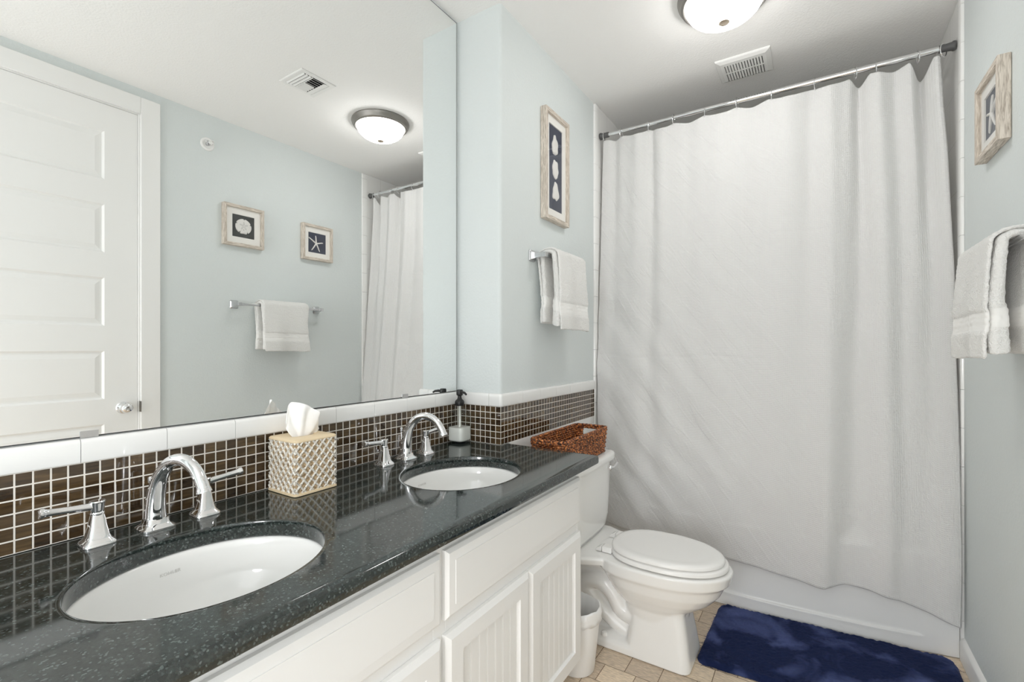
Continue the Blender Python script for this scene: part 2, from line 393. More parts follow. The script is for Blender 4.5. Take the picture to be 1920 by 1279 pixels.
def copy_tree(o, parent=None):
    c = o.copy(); COL.objects.link(c)
    if parent is not None: c.parent = parent
    for ch in [x for x in bpy.data.objects if x.parent == o]: copy_tree(ch, c)
    return c
def face_mat(side, y, z, x=None):
    """local u,v,n on a wall: u to the viewer's right, v up, n out of the wall"""
    if side == 'R': u, n, px = Vector((0,-1,0)), Vector((-1,0,0)), W
    else: u, n, px = Vector((0,1,0)), Vector((1,0,0)), J
    v = Vector((0,0,1)); m = Matrix.Identity(4)
    for i in range(3): m[i][0] = u[i]; m[i][1] = v[i]; m[i][2] = n[i]
    m[0][3] = px if x is None else x; m[1][3] = y; m[2][3] = z
    return m
def smooth(a, b, x):
    t = max(0, min(1, (x-a)/(b-a))); return t*t*(3-2*t)
def interp(tab, x):
    if x <= tab[0][0]: return tab[0][1]
    for (a, p), (b, q) in zip(tab, tab[1:]):
        if x <= b: return p+(q-p)*(x-a)/(b-a)
    return tab[-1][1]
def catmull(pts, n=8):
    P = [Vector(p) for p in pts]; P = [2*P[0]-P[1]]+P+[2*P[-1]-P[-2]]; out = []
    for i in range(1, len(P)-2):
        for k in range(n):
            t = k/n; a, b, c, d = P[i-1], P[i], P[i+1], P[i+2]
            out.append(0.5*((2*b)+(c-a)*t+(2*a-5*b+4*c-d)*t*t+(3*b-a-3*c+d)*t**3))
    out.append(P[-2]); return out
def sq_ring(hx, hy, z, cx=0, cy=0, e=4.0, n=32):
    out = []
    for i in range(n):
        a = 2*PI*i/n; c, s = math.cos(a), math.sin(a)
        out.append((cx+hx*math.copysign(abs(c)**(2/e), c), cy+hy*math.copysign(abs(s)**(2/e), s), z))
    return out
def raised(mb, u0, u1, v0, v1, lev, flat=True, mat=None, mi=0):
    """nested rectangular loops [(inset, height)], last one filled"""
    loops = [[(u0+i, v0+i, h), (u1-i, v0+i, h), (u1-i, v1-i, h), (u0+i, v1-i, h)] for i, h in lev]
    mb.loft(loops, True, False, flat, mi, mat)
def panel_face(mb, u0, u1, v0, v1, ua, ub, vs, h, mat=None):
    """flat face at height h with a column of rectangular openings (ua..ub, each (va, vb) of vs)"""
    def q(a, b, c, d):
        if b-a > 1e-6 and d-c > 1e-6: mb.add([(a,c,h),(b,c,h),(b,d,h),(a,d,h)], [(0,1,2,3)], 0, mat)
    q(u0, ua, v0, v1); q(ub, u1, v0, v1); last = v0
    for va, vb in sorted(vs): q(ua, ub, last, va); last = vb
    q(ua, ub, last, v1)

# ------------------------------------------------------------------ the room
mb = MB()
r = 0.016; arc = [(J-r+r*math.sin(t), YJ+r-r*math.cos(t)) for t in [PI/2*k/6 for k in range(7)]]
mb.prism([(0, Y0), (0, YJ)] + arc + [(J, YB), (-0.12, YB), (-0.12, Y0)], 'z', 0, HC)
struct('wall_left', mb, M['paint'], sharp=40)
mb = MB()
DY0, DY1, DZ = 0.262, 1.099, 2.624
mb.box(W, W+.12, Y0, DY0, 0, HC); mb.box(W, W+.12, DY1, YB, 0, HC); mb.box(W, W+.12, DY0, DY1, DZ, HC)
struct('wall_right', mb, M['paint'])
mb = MB(); mb.box(-.12, W+.12, YB, YB+.12, 0, HC); struct('wall_back', mb, M['walltile'])
mb = MB(); mb.box(-.12, .80, Y0-.12, Y0, 0, HC); struct('light_block_wall', mb, M['paint'])  # unseen partial wall, added to keep fill light off the jog face
mb = MB(); mb.box(-.12, W+.12, Y0, YB+.12, -.1, 0); struct('floor', mb, M['floor'])
mb = MB(); mb.box(-.12, W+.12, Y0, YB+.12, HC, HC+.1); struct('ceiling', mb, M['ceil'])
# baseboard on the right wall, between tub tile and door casing, and behind the camera
mb = MB()
prof = [(W, .002), (W-.015, .002), (W-.015, .075), (W-.013, .082), (W-.006, .092), (W, .095)]
for a, b in ((1.195, YT-.001), (Y0, .168)): mb.prism(prof, 'y', a, b)
struct('baseboard_right', mb, M['trimpaint'])
mb = MB()
prof = [(J, .002), (J+.013, .002), (J+.013, .08), (J, .09)]
mb.prism(prof, 'y', 1.70, YT-.001); struct('baseboard_left', mb, M['trimpaint'])
# tub surround tile
for nm, x0, x1, s in (('wall_tub_left', J+.0005, J+.010, 1), ('wall_tub_right', W-.0005, W-.010, -1)):
    mb = MB(); mb.box(x0, x1, YT+.050, YB-.0005, 0.0, HC-.0005); struct(nm, mb, M['walltile'])
for i, (xa, s) in enumerate(((J, 1), (W, -1))):       # bullnose column in front of each
    mb = MB(); z = 0.002
    prof = [(xa+s*.0005, YT), (xa+s*.006, YT), (xa+s*.0105, YT+.002), (xa+s*.0125, YT+.007), (xa+s*.0125, YT+.050), (xa+s*.0005, YT+.050)]
    while z < HC-.01:
        z1 = min(z+.160, HC-.001); mb.prism(prof, 'z', z, z1-.0015); z = z1
    struct('trim_%d' % (i+1), mb, M['tile'])
# white wainscot tile under the mosaic behind the toilet
mb = MB(); mb.box(J+.0005, J+.008, 1.7175, YT-.001, .09, CT+.0015); struct('trim_3', mb, M['tile'])

# mosaic splash: grout bed with bevelled glass tiles; white bullnose cap
ZS = 1.0435; PIT = 0.02705; XT = 0.008
def tile(mb, o, u, n, w, h, t=0.0011):
    o, u, n = Vector(o), Vector(u), Vector(n); v = Vector((0,0,1)); g = 0.0015; b = 0.0007
    q = [o+u*g+v*g, o+u*(w-g)+v*g, o+u*(w-g)+v*(h-g), o+u*g+v*(h-g)]
    q2 = [o+u*(g+b)+v*(g+b)+n*t, o+u*(w-g-b)+v*(g+b)+n*t, o+u*(w-g-b)+v*(h-g-b)+n*t, o+u*(g+b)+v*(h-g-b)+n*t]
    q1 = [p+n*(t*.55) for p in q]
    mb.loft([q, q1, q2], True, False, True, 1)
mb = MB()
TJ = 0.0105
mb.box(0.0005, XT-.001, -.02, YJ-.0005, CT+.0015, ZS)
mb.box(0.0005, J-.0005, YJ-.0005, YJ-XT+.001, CT+.0015, ZS)
mb.box(J+.0005, J+XT-.001, YJ-XT+.0012, YT-.001, CT+.0015, ZS)
rows = 6; hgt = (ZS-CT-.0015)/rows
for k in range(rows):
    z = CT+.0015+k*hgt
    y = 0.2505-10*PIT
    while y < YJ-XT-.002:
        w = min(PIT, YJ-XT-.001-y)
        if w > .008: tile(mb, (XT-.0015, y, z), (0,1,0), (1,0,0), w, hgt)
        y += PIT
    x = J+XT-.001
    while x > XT:
        w = min(PIT, x-XT)
        if w > .006: tile(mb, (x-w, YJ-XT+.0015, z), (1,0,0), (0,-1,0), w, hgt)
        x -= PIT
    y = YJ-XT+.001
    while y < YT-.004:
        w = min(PIT, YT-.001-y)
        if w > .008: tile(mb, (J+XT-.0015, y, z), (0,1,0), (1,0,0), w, hgt)
        y += PIT
struct('trim_4', mb, [M['grout'], M['mosaic']], sharp=20)
CAPZ = 1.098
def cap_prof(d): # (distance from wall, z)
    return [(0.0006, ZS+.0012), (XT+.003, ZS+.0012), (XT+.0045, ZS+.006)] + [(XT+.0045-.012+.012*math.cos(t), CAPZ-.012+.012*math.sin(t)) for t in [PI/2*i/6 for i in range(7)]] + [(0.0006, CAPZ)]
mb = MB(); mb2 = MB(); P = cap_prof(0)
ys = [0.3515+.1632*k for k in range(-3, 8)]; ys = [y for y in ys if y < YJ-.03]
ys = [-.02]+[y for y in ys if y > 0]+[YJ-XT-.005]
for a, b in zip(ys, ys[1:]):
    mb.loft([[(d, a+.0006, z) for d, z in P], [(d, b-.0006, z) for d, z in P]])
xs = [XT+.005, J-.052, J+.0004]
for a, b in zip(xs, xs[1:]):
    mb.loft([[(a+.0006, YJ-d, z) for d, z in P], [(b-.0006, YJ-d, z) for d, z in P]])
# outside corner, rounded
rings = [[(J+d*math.sin(t), YJ-d*math.cos(t), z) for d, z in P] for t in [PI/2*i/8 for i in range(9)]]
mb.loft(rings)
y = YJ+.0006
while y < YT-.01:
    b = min(y+.163, YT-.001); mb.loft([[(J+d, y+.0006, z) for d, z in P], [(J+d, b-.0006, z) for d, z in P]]); y = b
struct('trim_5', mb, M['tile'], sharp=50)

# ------------------------------------------------------------------ door in the right wall (seen in the mirror)
mb = MB()
for (a, b, c, d) in ((DY1-.004, 1.190, 0.002, 2.714), (.171, DY0+.004, 0.002, 2.714), (DY0+.004, DY1-.004, 2.619, 2.714)):
    mb.box(W-.0005, W-.016, a, b, c, d)
mb.box(W+.0002, W+.115, DY1-.0115, DY1-.0005, 0.002, DZ-.0005); mb.box(W+.0002, W+.115, DY0+.0005, DY0+.0115, 0.002, DZ-.0005); mb.box(W+.0002, W+.115, DY0+.012, DY1-.012, DZ-.010, DZ-.0005)
struct('trim_6', mb, M['trimpaint'], bevel=.003)
door = bpy.data.objects.new('door_1', None); COL.objects.link(door); door['kind'] = 'structure'; door['_o'] = (0.0,0.0,0.0)
m = face_mat('R', 0.2755, 0.006); m[0][3] = W+.006
def ym(y): return 0.2755-y     # world y -> local u (u runs toward -y)
mb = MB()
U0, U1 = ym(1.0855), ym(0.2765); V1 = 2.606
ua, ub = ym(0.9383), ym(0.4235)
tops = [2.467-.397*k for k in range(6)]
ops = [(t-.262-.006, t-.006) for t in tops if t-.262 > .1]
panel_face(mb, U0, U1, .004, V1, ua, ub, ops, 0, m)
for va, vb in ops: raised(mb, ua, ub, va, vb, [(0,0), (.004,-.004), (.010,-.0095), (.017,-.0095), (.040,-.003)], mat=m)
mb.loft([[(U0,.004,0),(U1,.004,0),(U1,V1,0),(U0,V1,0)], [(U0,.004,-.036),(U1,.004,-.036),(U1,V1,-.036),(U0,V1,-.036)]], True, False, True, 0, m)
obj('door_slab', mb, M['trimpaint'], door, sharp=15)
mb = MB()
km = Matrix.Translation((W+.0058, 1.020, 0.960)) @ Matrix.Rotation(-PI/2, 4, 'Y')
mb.lathe([(.0335,0),(.034,.004),(.030,.009),(.015,.013),(.0115,.017),(.0110,.028),(.014,.034),(.0235,.040),(.0275,.050),(.0265,.060),(.020,.068),(.010,.0715),(.009,.070),(.0,.070)], 40, mat=km)
obj('door_knob', mb, M['chrome'], door)
mb = MB(); mb.box(W+.004, W+.0062, 1.0862, 1.0870, .93, .99); mb.box(W-.0168, W+.004, 1.0905, 1.0965, .93, .99)
obj('strike_plate', mb, M['nickel'], door)

# ------------------------------------------------------------------ mirror
MY1 = 1.640; MZ0, MZ1 = 1.0995, HC-.012
t = thing('mirror', 'large frameless wall mirror above the double vanity', 'mirror', (0.001, .75, MZ0))
mb = MB(); mb.box(.001, .0065, -.02, MY1-.002, MZ0+.002, MZ1-.002); obj('mirror_glass', mb, M['mirror'], t)
mb = MB()
mb.box(.001, .0068, -.02, MY1, MZ0, MZ0+.0018); mb.box(.001, .0068, -.02, MY1, MZ1-.0018, MZ1); mb.box(.001, .0068, MY1-.0018, MY1, MZ0+.0018, MZ1-.0018)
obj('mirror_edge', mb, M['darkgap'], t)
for y in (0.367, 1.323):
    mb = MB(); mb.box(.0068, .0085, y-.016, y+.016, MZ0, MZ0+.013); mb.box(.001, .0085, y-.016, y+.016, MZ0-.0013, MZ0-.0001)
    obj('mirror_clip', mb, M['satin'], t)

# ------------------------------------------------------------------ vanity cabinet
XF = 0.605; CY0, CY1 = 0.03, 1.635
t = thing('vanity_cabinet', 'white double vanity cabinet with beadboard doors under the dark granite top', 'cabinet', (.3, .83, 0))
mb = MB()
mb.box(.002, XF-.012, CY0, CY0+.018, .10, .838); mb.box(.002, XF-.012, CY1-.018, CY1, .10, .838); mb.box(.002, XF-.012, .844, .862, .118, .838)
mb.box(.002, XF-.012, CY0+.018, CY1-.018, .10, .118); mb.box(.002, .008, CY0+.018, CY1-.018, .118, .838); mb.box(.002, XF-.07, CY0+.005, CY1-.005, .001, .10)
# face frame
for a, b in ((CY0, .088), (.830, .875), (1.615, CY1)): mb.box(XF-.012, XF, a, b, .10, .838)
for a, b in ((.088, .830), (.875, 1.615)):
    for c, d in ((.10, .135), (.592, .655), (.80, .838)): mb.box(XF-.012, XF, a, b, c, d)
obj('cabinet_body', mb, M['cab'], t, bevel=.0012)
mv = Matrix(((0,0,1,XF),(1,0,0,0),(0,1,0,0),(0,0,0,1)))      # local (y, z, out)
def front(y0, y1, z0, z1, kind):
    mb = MB(); T = .020
    if kind == 'drawer':
        mb.loft([[(y0,z0,.0005),(y1,z0,.0005),(y1,z1,.0005),(y0,z1,.0005)], [(y0,z0,T-.010),(y1,z0,T-.010),(y1,z1,T-.010),(y0,z1,T-.010)]], True, True, False, 0, mv)
        raised(mb, y0, y1, z0, z1, [(0,T-.010), (.009,T-.003), (.014,T-.0025), (.030,T-.0012), (.0305,T), (.034,T)], mat=mv)
    else:
        a = .058
        mb.loft([[(y0,z0,.0005),(y1,z0,.0005),(y1,z1,.0005),(y0,z1,.0005)], [(y0,z0,T-.009),(y1,z0,T-.009),(y1,z1,T-.009),(y0,z1,T-.009)]], True, True, False, 0, mv)
        b = .014
        raised(mb, y0, y1, z0, z1, [(0,T-.009), (b,T)], flat=False, mat=mv)
        panel_face(mb, y0+b, y1-b, z0+b, z1-b, y0+a, y1-a, [(z0+a, z1-a)], T, mv)
        raised(mb, y0+a, y1-a, z0+a, z1-a, [(0,T), (.002,T-.006), (.006,T-.009)], flat=False, mat=mv)
        # beadboard panel
        pts = []; y = y0+a+.006; e = y1-a-.006; n = round((e-y)/.036); w = (e-y)/n
        for k in range(n):
            yy = y+k*w
            pts += [(yy, T-.009), (yy+w-.0068, T-.009), (yy+w-.0059, T-.0108), (yy+w-.0050, T-.0092), (yy+w-.0018, T-.0092), (yy+w-.0009, T-.0108)]
        pts.append((e, T-.009))
        mb.loft([[(p, z0+a+.006, h) for p, h in pts], [(p, z1-a-.006, h) for p, h in pts]], False, False, False, 0, mv)
    return mb
obj('drawer_front', front(.0815, .8437, .640, .8085, 'drawer'), M['cab'], t, sharp=20)
obj('drawer_front', front(.861, 1.6245, .640, .8085, 'drawer'), M['cab'], t, sharp=20)
for a, b in ((.0815, .462), (.4640, .8450), (.861, 1.2485), (1.2505, 1.6285)):
    obj('door', front(a, b, .12, .604, 'door'), M['cab'], t, sharp=20)

# ------------------------------------------------------------------ granite top with two oval cut-outs
SINK = [(.3645, .4565), (.3645, 1.2375)]; AX, AY = .189, .2155
XE, YE, YA = .655, 1.715, -.02
PROF = [(.026,.8800),(.018,.8800), (.0165,.8797), (.007,.8765), (.0035,.8745), (.0010,.8715), (0,.8665), (0,.8520), (.0018,.8465), (.005,.8440), (.016,.8425), (.05,.8425)]
mb = MB()
def outline(d, z): return [(0.0005, YA, z), (XE-d, YA, z), (XE-d, YE-d, z), (J+.0005, YE-d, z), (J+.0005, YJ-.0005, z), (0.0005, YJ-.0005, z)]
mb.loft([outline(d, z) for d, z in PROF], True, False, False)
# the back edges sit on the walls, so only front and end take the profile; fill the top
ex, ey = XE-PROF[0][0], YE-PROF[0][0]
mb.add([(J+.0005, YJ-.0005, CT), (ex, YJ-.0005, CT), (ex, ey, CT), (J+.0005, ey, CT)], [(0,1,2,3)])
ysp = [YA, .847, YJ-.0005]
for (cx_, cy_), ya, yb in zip(SINK, ysp, ysp[1:]):
    x0, x1 = .0005, ex; angs = sorted([2*PI*k/96 for k in range(96)] + [math.atan2(b-cy_, a-cx_) % (2*PI) for a in (x0, x1) for b in (ya, yb)])
    outer, inner = [], []
    for a in angs:
        c, s = math.cos(a), math.sin(a)
        k = min(((x1-cx_)/c if c > 1e-9 else (x0-cx_)/c if c < -1e-9 else 1e9), ((yb-cy_)/s if s > 1e-9 else (ya-cy_)/s if s < -1e-9 else 1e9))
        outer.append((cx_+c*k, cy_+s*k, CT)); q = 1/math.sqrt((c/AX)**2+(s/AY)**2)
        inner.append((cx_+c*q, cy_+s*q, CT))
    def sc(r, e, z): return [(cx_+(p[0]-cx_)*(1-e/AX), cy_+(p[1]-cy_)*(1-e/AY), z) for p in r]
    mb.loft([outer, sc(inner, -.010, CT), sc(inner, -.0025, CT), sc(inner, -.0008, CT-.0006), sc(inner, 0, CT-.0028), sc(inner, 0, .8455), sc(inner, -.002, .8425), sc(inner, -.012, .8425)], True, False, False)
o = obj('countertop', mb, M['granite'], sharp=28)
tag(o, 'dark green-black granite vanity top with two oval sink cut-outs', 'countertop')

# ------------------------------------------------------------------ undermount sinks
def make_sink():
    t = thing('sink', '', 'sink', (0,0,.8415), 'undermount sinks in the granite top', local=True)
    mb = MB(); n = 72
    def ell(k, z, dx=0): return [(AX*k*math.cos(2*PI*i/n)+dx, AY*k*math.sin(2*PI*i/n), z) for i in range(n)]
    inner = [(1.05,0),(1.012,-.001),(1.0,-.006),(.985,-.03),(.95,-.065),(.88,-.10),(.75,-.128),(.55,-.143),(.30,-.149),(.115,-.151)]
    outer = [(.115,-.158),(.40,-.156),(.70,-.145),(.90,-.115),(.99,-.07),(1.025,-.03),(1.05,-.012)]
    mb.loft([ell(k, z) for k, z in inner+outer+[(1.05,0)]], True, False, False)
    obj('basin', mb, M['porc'], t, sharp=60)
    mb = MB(); mb.lathe([(.0245,-.1495),(.0235,-.1475),(.018,-.148),(.016,-.150),(.0,-.150)], 32)
    obj('drain', mb, M['chrome'], t)
    # the maker's name printed in the glaze on the wall side of the bowl
    cu = bpy.data.curves.new('imprint', 'FONT'); cu.body = 'KOHLER'; cu.size = .0098; cu.extrude = .0002; cu.align_x = 'CENTER'; cu.align_y = 'CENTER'; cu.space_character = 1.1
    ob = bpy.data.objects.new('imprint', cu); COL.objects.link(ob)
    dg = bpy.context.evaluated_depsgraph_get(); me = bpy.data.meshes.new_from_object(ob.evaluated_get(dg))
    bpy.data.objects.remove(ob)
    me.name = 'imprint'; me.materials.clear(); me.materials.append(M['etch'])
    im = bpy.data.objects.new('imprint', me); COL.objects.link(im); im.parent = t
    z = -.036; k = .980
    for vv in me.vertices: vv.co.z += AX*k*(1-math.sqrt(1-min(.9, (vv.co.x/(AY*k))**2)))
    # text x -> world +y, text up -> up the wall of the bowl, normal -> into the bowl
    up = Vector((-.16, 0, 1)).normalized(); u = Vector((0,1,0)); nn = u.cross(up)
    mm = Matrix.Identity(4)
    for i in range(3): mm[i][0] = u[i]; mm[i][1] = up[i]; mm[i][2] = nn[i]
    mm.translation = Vector((-AX*k+.0012, 0, z)); im.matrix_local = mm
    return t
s1 = make_sink(); s2 = copy_tree(s1)
s1.location = (SINK[0][0], SINK[0][1], .8415); s2.location = (SINK[1][0], SINK[1][1], .8415)
s1['label'] = 'oval white undermount sink nearest the camera, left of the tissue box'
s2['label'] = 'oval white undermount sink nearest the toilet, beside the soap pump'

# ------------------------------------------------------------------ widespread faucets
def make_faucet():
    t = thing('faucet', '', 'faucet', (0,0,0), 'chrome widespread faucets', local=True)
    mb = MB()
    prof = [(.0335,0),(.0335,.004),(.029,.0075),(.0245,.011),(.0225,.016),(.0215,.024)]
    mb.loft([sq_ring(a, a, z, e=5) for a, z in prof], True, True, True)
    path = catmull([(0,0,.022),(.000,.0,.05),(.005,0,.085),(.019,0,.122),(.050,0,.154),(.090,0,.163),(.126,0,.148),(.150,0,.118),(.158,0,.097)], 7)
    N = len(path); rad = [interp([(0,.0225),(.12,.0205),(.3,.0172),(.5,.0143),(.75,.0130),(.93,.0132),(.985,.0160),(1,.0160)], i/(N-1)) for i in range(N)]
    sw = Matrix.Rotation(R(13), 4, 'Z'); mb.tube([sw @ p for p in path], rad, 24)
    obj('spout', mb, M['chrome'], t, sharp=45)
    mb = MB(); mb.lathe([(.0028,.02),(.0028,.098),(.0062,.101),(.0066,.112),(.003,.115)], 14, c=(-.024,0,0)); obj('lift_rod', mb, M['chrome'], t)
    for sgn in (-1, 1):
        mb = MB()
        prof = [(.0285,0),(.0285,.004),(.0262,.0075),(.0215,.012),(.0185,.019),(.0150,.036),(.0122,.054),(.0108,.062)]
        mb.loft([sq_ring(a, a, z, 0, sgn*.105, e=5) for a, z in prof], True, True, True)
        mb.lathe([(.0108,.061),(.0125,.064),(.0125,.066),(.0108,.068),(.0118,.072),(.0132,.086),(.0142,.089),(.0125,.0915),(.004,.0925)], 24, c=(0, sgn*.105, 0))
        h = obj('handle', mb, M['chrome'], t, sharp=45)
        mb = MB(); pts = [(0, sgn*(.105+d), .0795+d*.10) for d in (.006,.02,.05,.075,.082,.085,.089,.0905)]
        mb.tube(pts, [.0085,.0075,.0066,.0072,.0088,.0105,.0100,.0070], 20); obj('lever', mb, M['chrome'], h, sharp=45)
    return t
f1 = make_faucet(); f2 = copy_tree(f1)
f1.location = (.078, .466, CT+.0005); f2.location = (.078, 1.2585, CT+.0005)
f1['label'] = 'chrome two-handle faucet nearest the camera, left of the tissue box'
f2['label'] = 'chrome two-handle faucet between the tissue box and the soap pump'

# ------------------------------------------------------------------ tissue box and tissue
bx, by, s = .0855, .8345, .0685
t = thing('tissue_box_cover', 'cream and tan lattice tissue box cover on the granite top', 'tissue box', (bx, by, CT))
H = .157; z0 = CT+.0008
mb = MB()
mb.loft([sq_ring(s-.003, s-.003, z0+.004, bx, by, 14, 48), sq_ring(s-.003, s-.003, z0+H-.006, bx, by, 14, 48)], True, True, True); obj('box_body', mb, M['boxside'], t, sharp=40)
mb = MB(); n = 5; wd = .0060
def bar(p, q, u, o, nn):
    d = Vector((q[0]-p[0], q[1]-p[1])); L = d.length
    if L < .004: return
    d /= L; e = Vector((-d.y, d.x))*wd/2
    def P(x, h): return o+u*x[0]+Vector((0,0,1))*x[1]+nn*h
    p, q = Vector(p), Vector(q)
    prof = [(-1,-.001),(-.8,.0022),(-.25,.0032),(0,.0020),(.25,.0032),(.8,.0022),(1,-.001)]
    mb.loft([[P(p+e*k, h) for k, h in prof], [P(q+e*k, h) for k, h in prof]])
for u, nn in (((0,1,0),(1,0,0)), ((0,-1,0),(-1,0,0)), ((-1,0,0),(0,1,0)), ((1,0,0),(0,-1,0))):
    u, nn = Vector(u), Vector(nn); w = 2*(s-.004); hh = H-.014
    o = Vector((bx, by, z0+.007))+nn*(s-.003)-u*w/2; stp = w/4.6
    for sgn in (1, -1):
        for k in range(-8, 13):
            c = k*stp+stp*.25      # line v = sgn*(x)*1.08 + c
            pts = []
            x0_, x1_ = 0, w; g = 1.16*sgn
            def vv(x): return g*x+c
            a, b = 0.0, w
            lo = sorted(((0-c)/g, (hh-c)/g)); a, b = max(a, lo[0]), min(b, lo[1])
            if b-a > .004: bar((a, vv(a)), (b, vv(b)), u, o, nn)
obj('lattice', mb, M['lattice'], t, sharp=60)
mb = MB()
def ringslot(k, z): return [(bx+.017*k*math.cos(2*PI*i/48), by+.036*k*math.sin(2*PI*i/48), z) for i in range(48)]
top = z0+H
def sqb(h, z): return sq_ring(h, h, z, bx, by, 14, 48)
mb.loft([sqb(s-.002, top-.009), sqb(s+.0005, top-.007), sqb(s+.0005, top-.003), sqb(s-.0025, top), ringslot(1.1, top), ringslot(1, top-.001), ringslot(1, top-.006)], True, False, False)
obj('box_lid', mb, M['boxtop'], t, sharp=50); mb = MB()
mb.loft([sqb(s-.002, z0+.008), sqb(s+.0015, z0+.006), sqb(s+.002, z0+.001), sqb(s, z0)], True, False, True)
obj('box_foot', mb, M['boxtop'], t, sharp=50)
# the tissue: one creased sheet flaring out of the slot
def tis(u, v):
    a = (u-.5)*2
    half = .022+.034*math.sin(min(1, v*1.2)*PI/2)
    lobe = interp([(0,.50),(.06,.74),(.13,.91),(.22,1.0),(.31,1.0),(.42,.955),(.52,.89),(.62,.82),(.72,.73),(.82,.61),(.91,.45),(1,.28)], u)
    z = top-.012+(.106*lobe+.002)*v
    y = by+.010*v+a*half*(1-.18*v*v*(1 if a > 0 else 0.4))
    f = .004+.020*v
    x = bx+f*math.sin(a*3.6+.9)*(.4+.6*v)+.007*v*math.cos(a*8+1)
    x += .016*v*math.exp(-((u-.34)/.09)**2)-.012*v*math.exp(-((u-.52)/.10)**2)+.010*v*math.exp(-((u-.74)/.12)**2)
    x += .30*(y-by)*v
    n3 = noise.noise(Vector((u*6, v*5, 1.3)))*.006*v
    return (x+n3, y, z+n3*.4)
mb = MB(); mb.grid(tis, 60, 26)
o = obj('tissue', mb, M['tissue'], solid=.0006, sharp=80); tag(o, 'white tissue sheet standing out of the lattice box', 'tissue')

# ------------------------------------------------------------------ soap pump
sx, sy = .054, 1.603
t = thing('soap_dispenser', 'clear glass soap pump with black top in the counter corner', 'soap dispenser', (sx, sy, CT))
mb = MB(); z0 = CT+.0008
def rr(h, z, e=5): return sq_ring(h, h, z, sx, sy, e, 40)
out = [(.034,0),(.0405,.003),(.043,.010),(.043,.118),(.041,.126),(.034,.138),(.023,.147),(.0185,.152),(.0180,.166)]
inn = [(.0150,.166),(.0155,.152),(.020,.145),(.031,.135),(.0375,.125),(.0395,.117),(.0395,.014),(.036,.009)]
mb.loft([rr(h, z0+z, 5 if z < .13 else 2.2) for h, z in out+inn], True, True, True)
obj('bottle', mb, M['bottle'], t, sharp=50)
mb = MB(); mb.loft([rr(h, z0+z) for h, z in ((.035,.0095),(.0390,.0145),(.0390,.066),(.0385,.068))], True, True, True); obj('liquid_soap', mb, M['soap'], t)
mb = MB(); mb.lathe([(.0045,.016),(.0045,.17)], 12, c=(sx, sy, z0)); obj('dip_tube', mb, M['soap'], t)
mb = MB()
mb.lathe([(.0195,.161),(.0205,.163),(.0205,.178),(.0175,.184),(.011,.189),(.0085,.196),(.0085,.203),(.0135,.206),(.0145,.210),(.0145,.226),(.0125,.230),(.004,.231)], 28, c=(sx, sy, z0))
a = Vector((sx, sy, z0+.219)); d = Vector((1, -.30, 0)).normalized()
mb.tube([a+d*.008, a+d*.024+Vector((0,0,.001)), a+d*.040+Vector((0,0,-.001)), a+d*.050+Vector((0,0,-.007))], [.0062,.0058,.005,.0042], 14)
obj('pump_head', mb, M['black'], t, sharp=40)

# ------------------------------------------------------------------ toilet
TY = 2.04
t = thing('toilet', 'white two-piece toilet between the vanity and the bathtub', 'toilet', (.62, TY, 0))
def egg(z, x0, x1, hw, n=56, e=2.35, xc=None, sq=3.2):
    """elongated outline: squarer at the back (x0), pointed round at the front (x1)"""
    xc = x0+(x1-x0)*.46 if xc is None else xc; out = []
    for i in range(n):
        a = 2*PI*i/n; c, s = math.cos(a), math.sin(a)
        if c >= 0: out.append((xc+(x1-xc)*c**(2/2.15), TY+hw*math.copysign(abs(s)**(2/2.05), s), z))
        else: out.append((xc-(xc-x0)*abs(c)**(2/sq), TY+hw*math.copysign(abs(s)**(2/2.2), s), z))
    return out
def rect(z, x0, x1, h, ch=.03, n=4):
    q = []
    for cx_, cy_, a0 in ((x1-ch, TY+h-ch, 0), (x0+ch, TY+h-ch, PI/2), (x0+ch, TY-h+ch, PI), (x1-ch, TY-h+ch, 1.5*PI)):
        for k in range(n+1):
            a = a0+PI/2*k/n; q.append((cx_+ch*math.cos(a), cy_+ch*math.sin(a), z))
    return q
mb = MB()
# bowl with rim band
mb.loft([egg(z, a, b, h) for z, a, b, h in ((.402,.54,1.082,.186),(.397,.535,1.088,.191),(.355,.535,1.078,.187),(.346,.545,1.066,.181),(.338,.555,1.060,.176),(.300,.575,1.042,.164),(.262,.60,1.008,.145),(.228,.63,.962,.122),(.205,.655,.925,.105),(.150,.66,.915,.095))])
# deck under the tank
def deck(z, g): return [(.262, TY-.215+g, z), (.50, TY-.215+g, z), (.60, TY-.165+g, z), (.66, TY-.12, z), (.66, TY+.12, z), (.60, TY+.165-g, z), (.50, TY+.215-g, z), (.262, TY+.215-g, z)]
mb.loft([deck(.362, .03), deck(.368, .008), deck(.392, .0), deck(.400, .006)])
# pedestal: faceted column flaring to the foot
mb.loft([rect(z, a, b, h, ch) for z, a, b, h, ch in ((.260,.70,.925,.088,.03),(.20,.700,.916,.090,.032),(.10,.690,.934,.106,.034),(.03,.680,.944,.120,.036),(.0015,.678,.948,.124,.036))])
# foot plate and rear body
mb.loft([rect(z, .36, .76, h, .03) for z, h in ((.0015,.124),(.030,.122),(.044,.110),(.058,.085))])
mb.loft([rect(z, a, b, h, .03) for z, a, b, h in ((.02,.40,.78,.060),(.20,.36,.78,.050),(.30,.30,.80,.060),(.37,.30,.70,.10))])
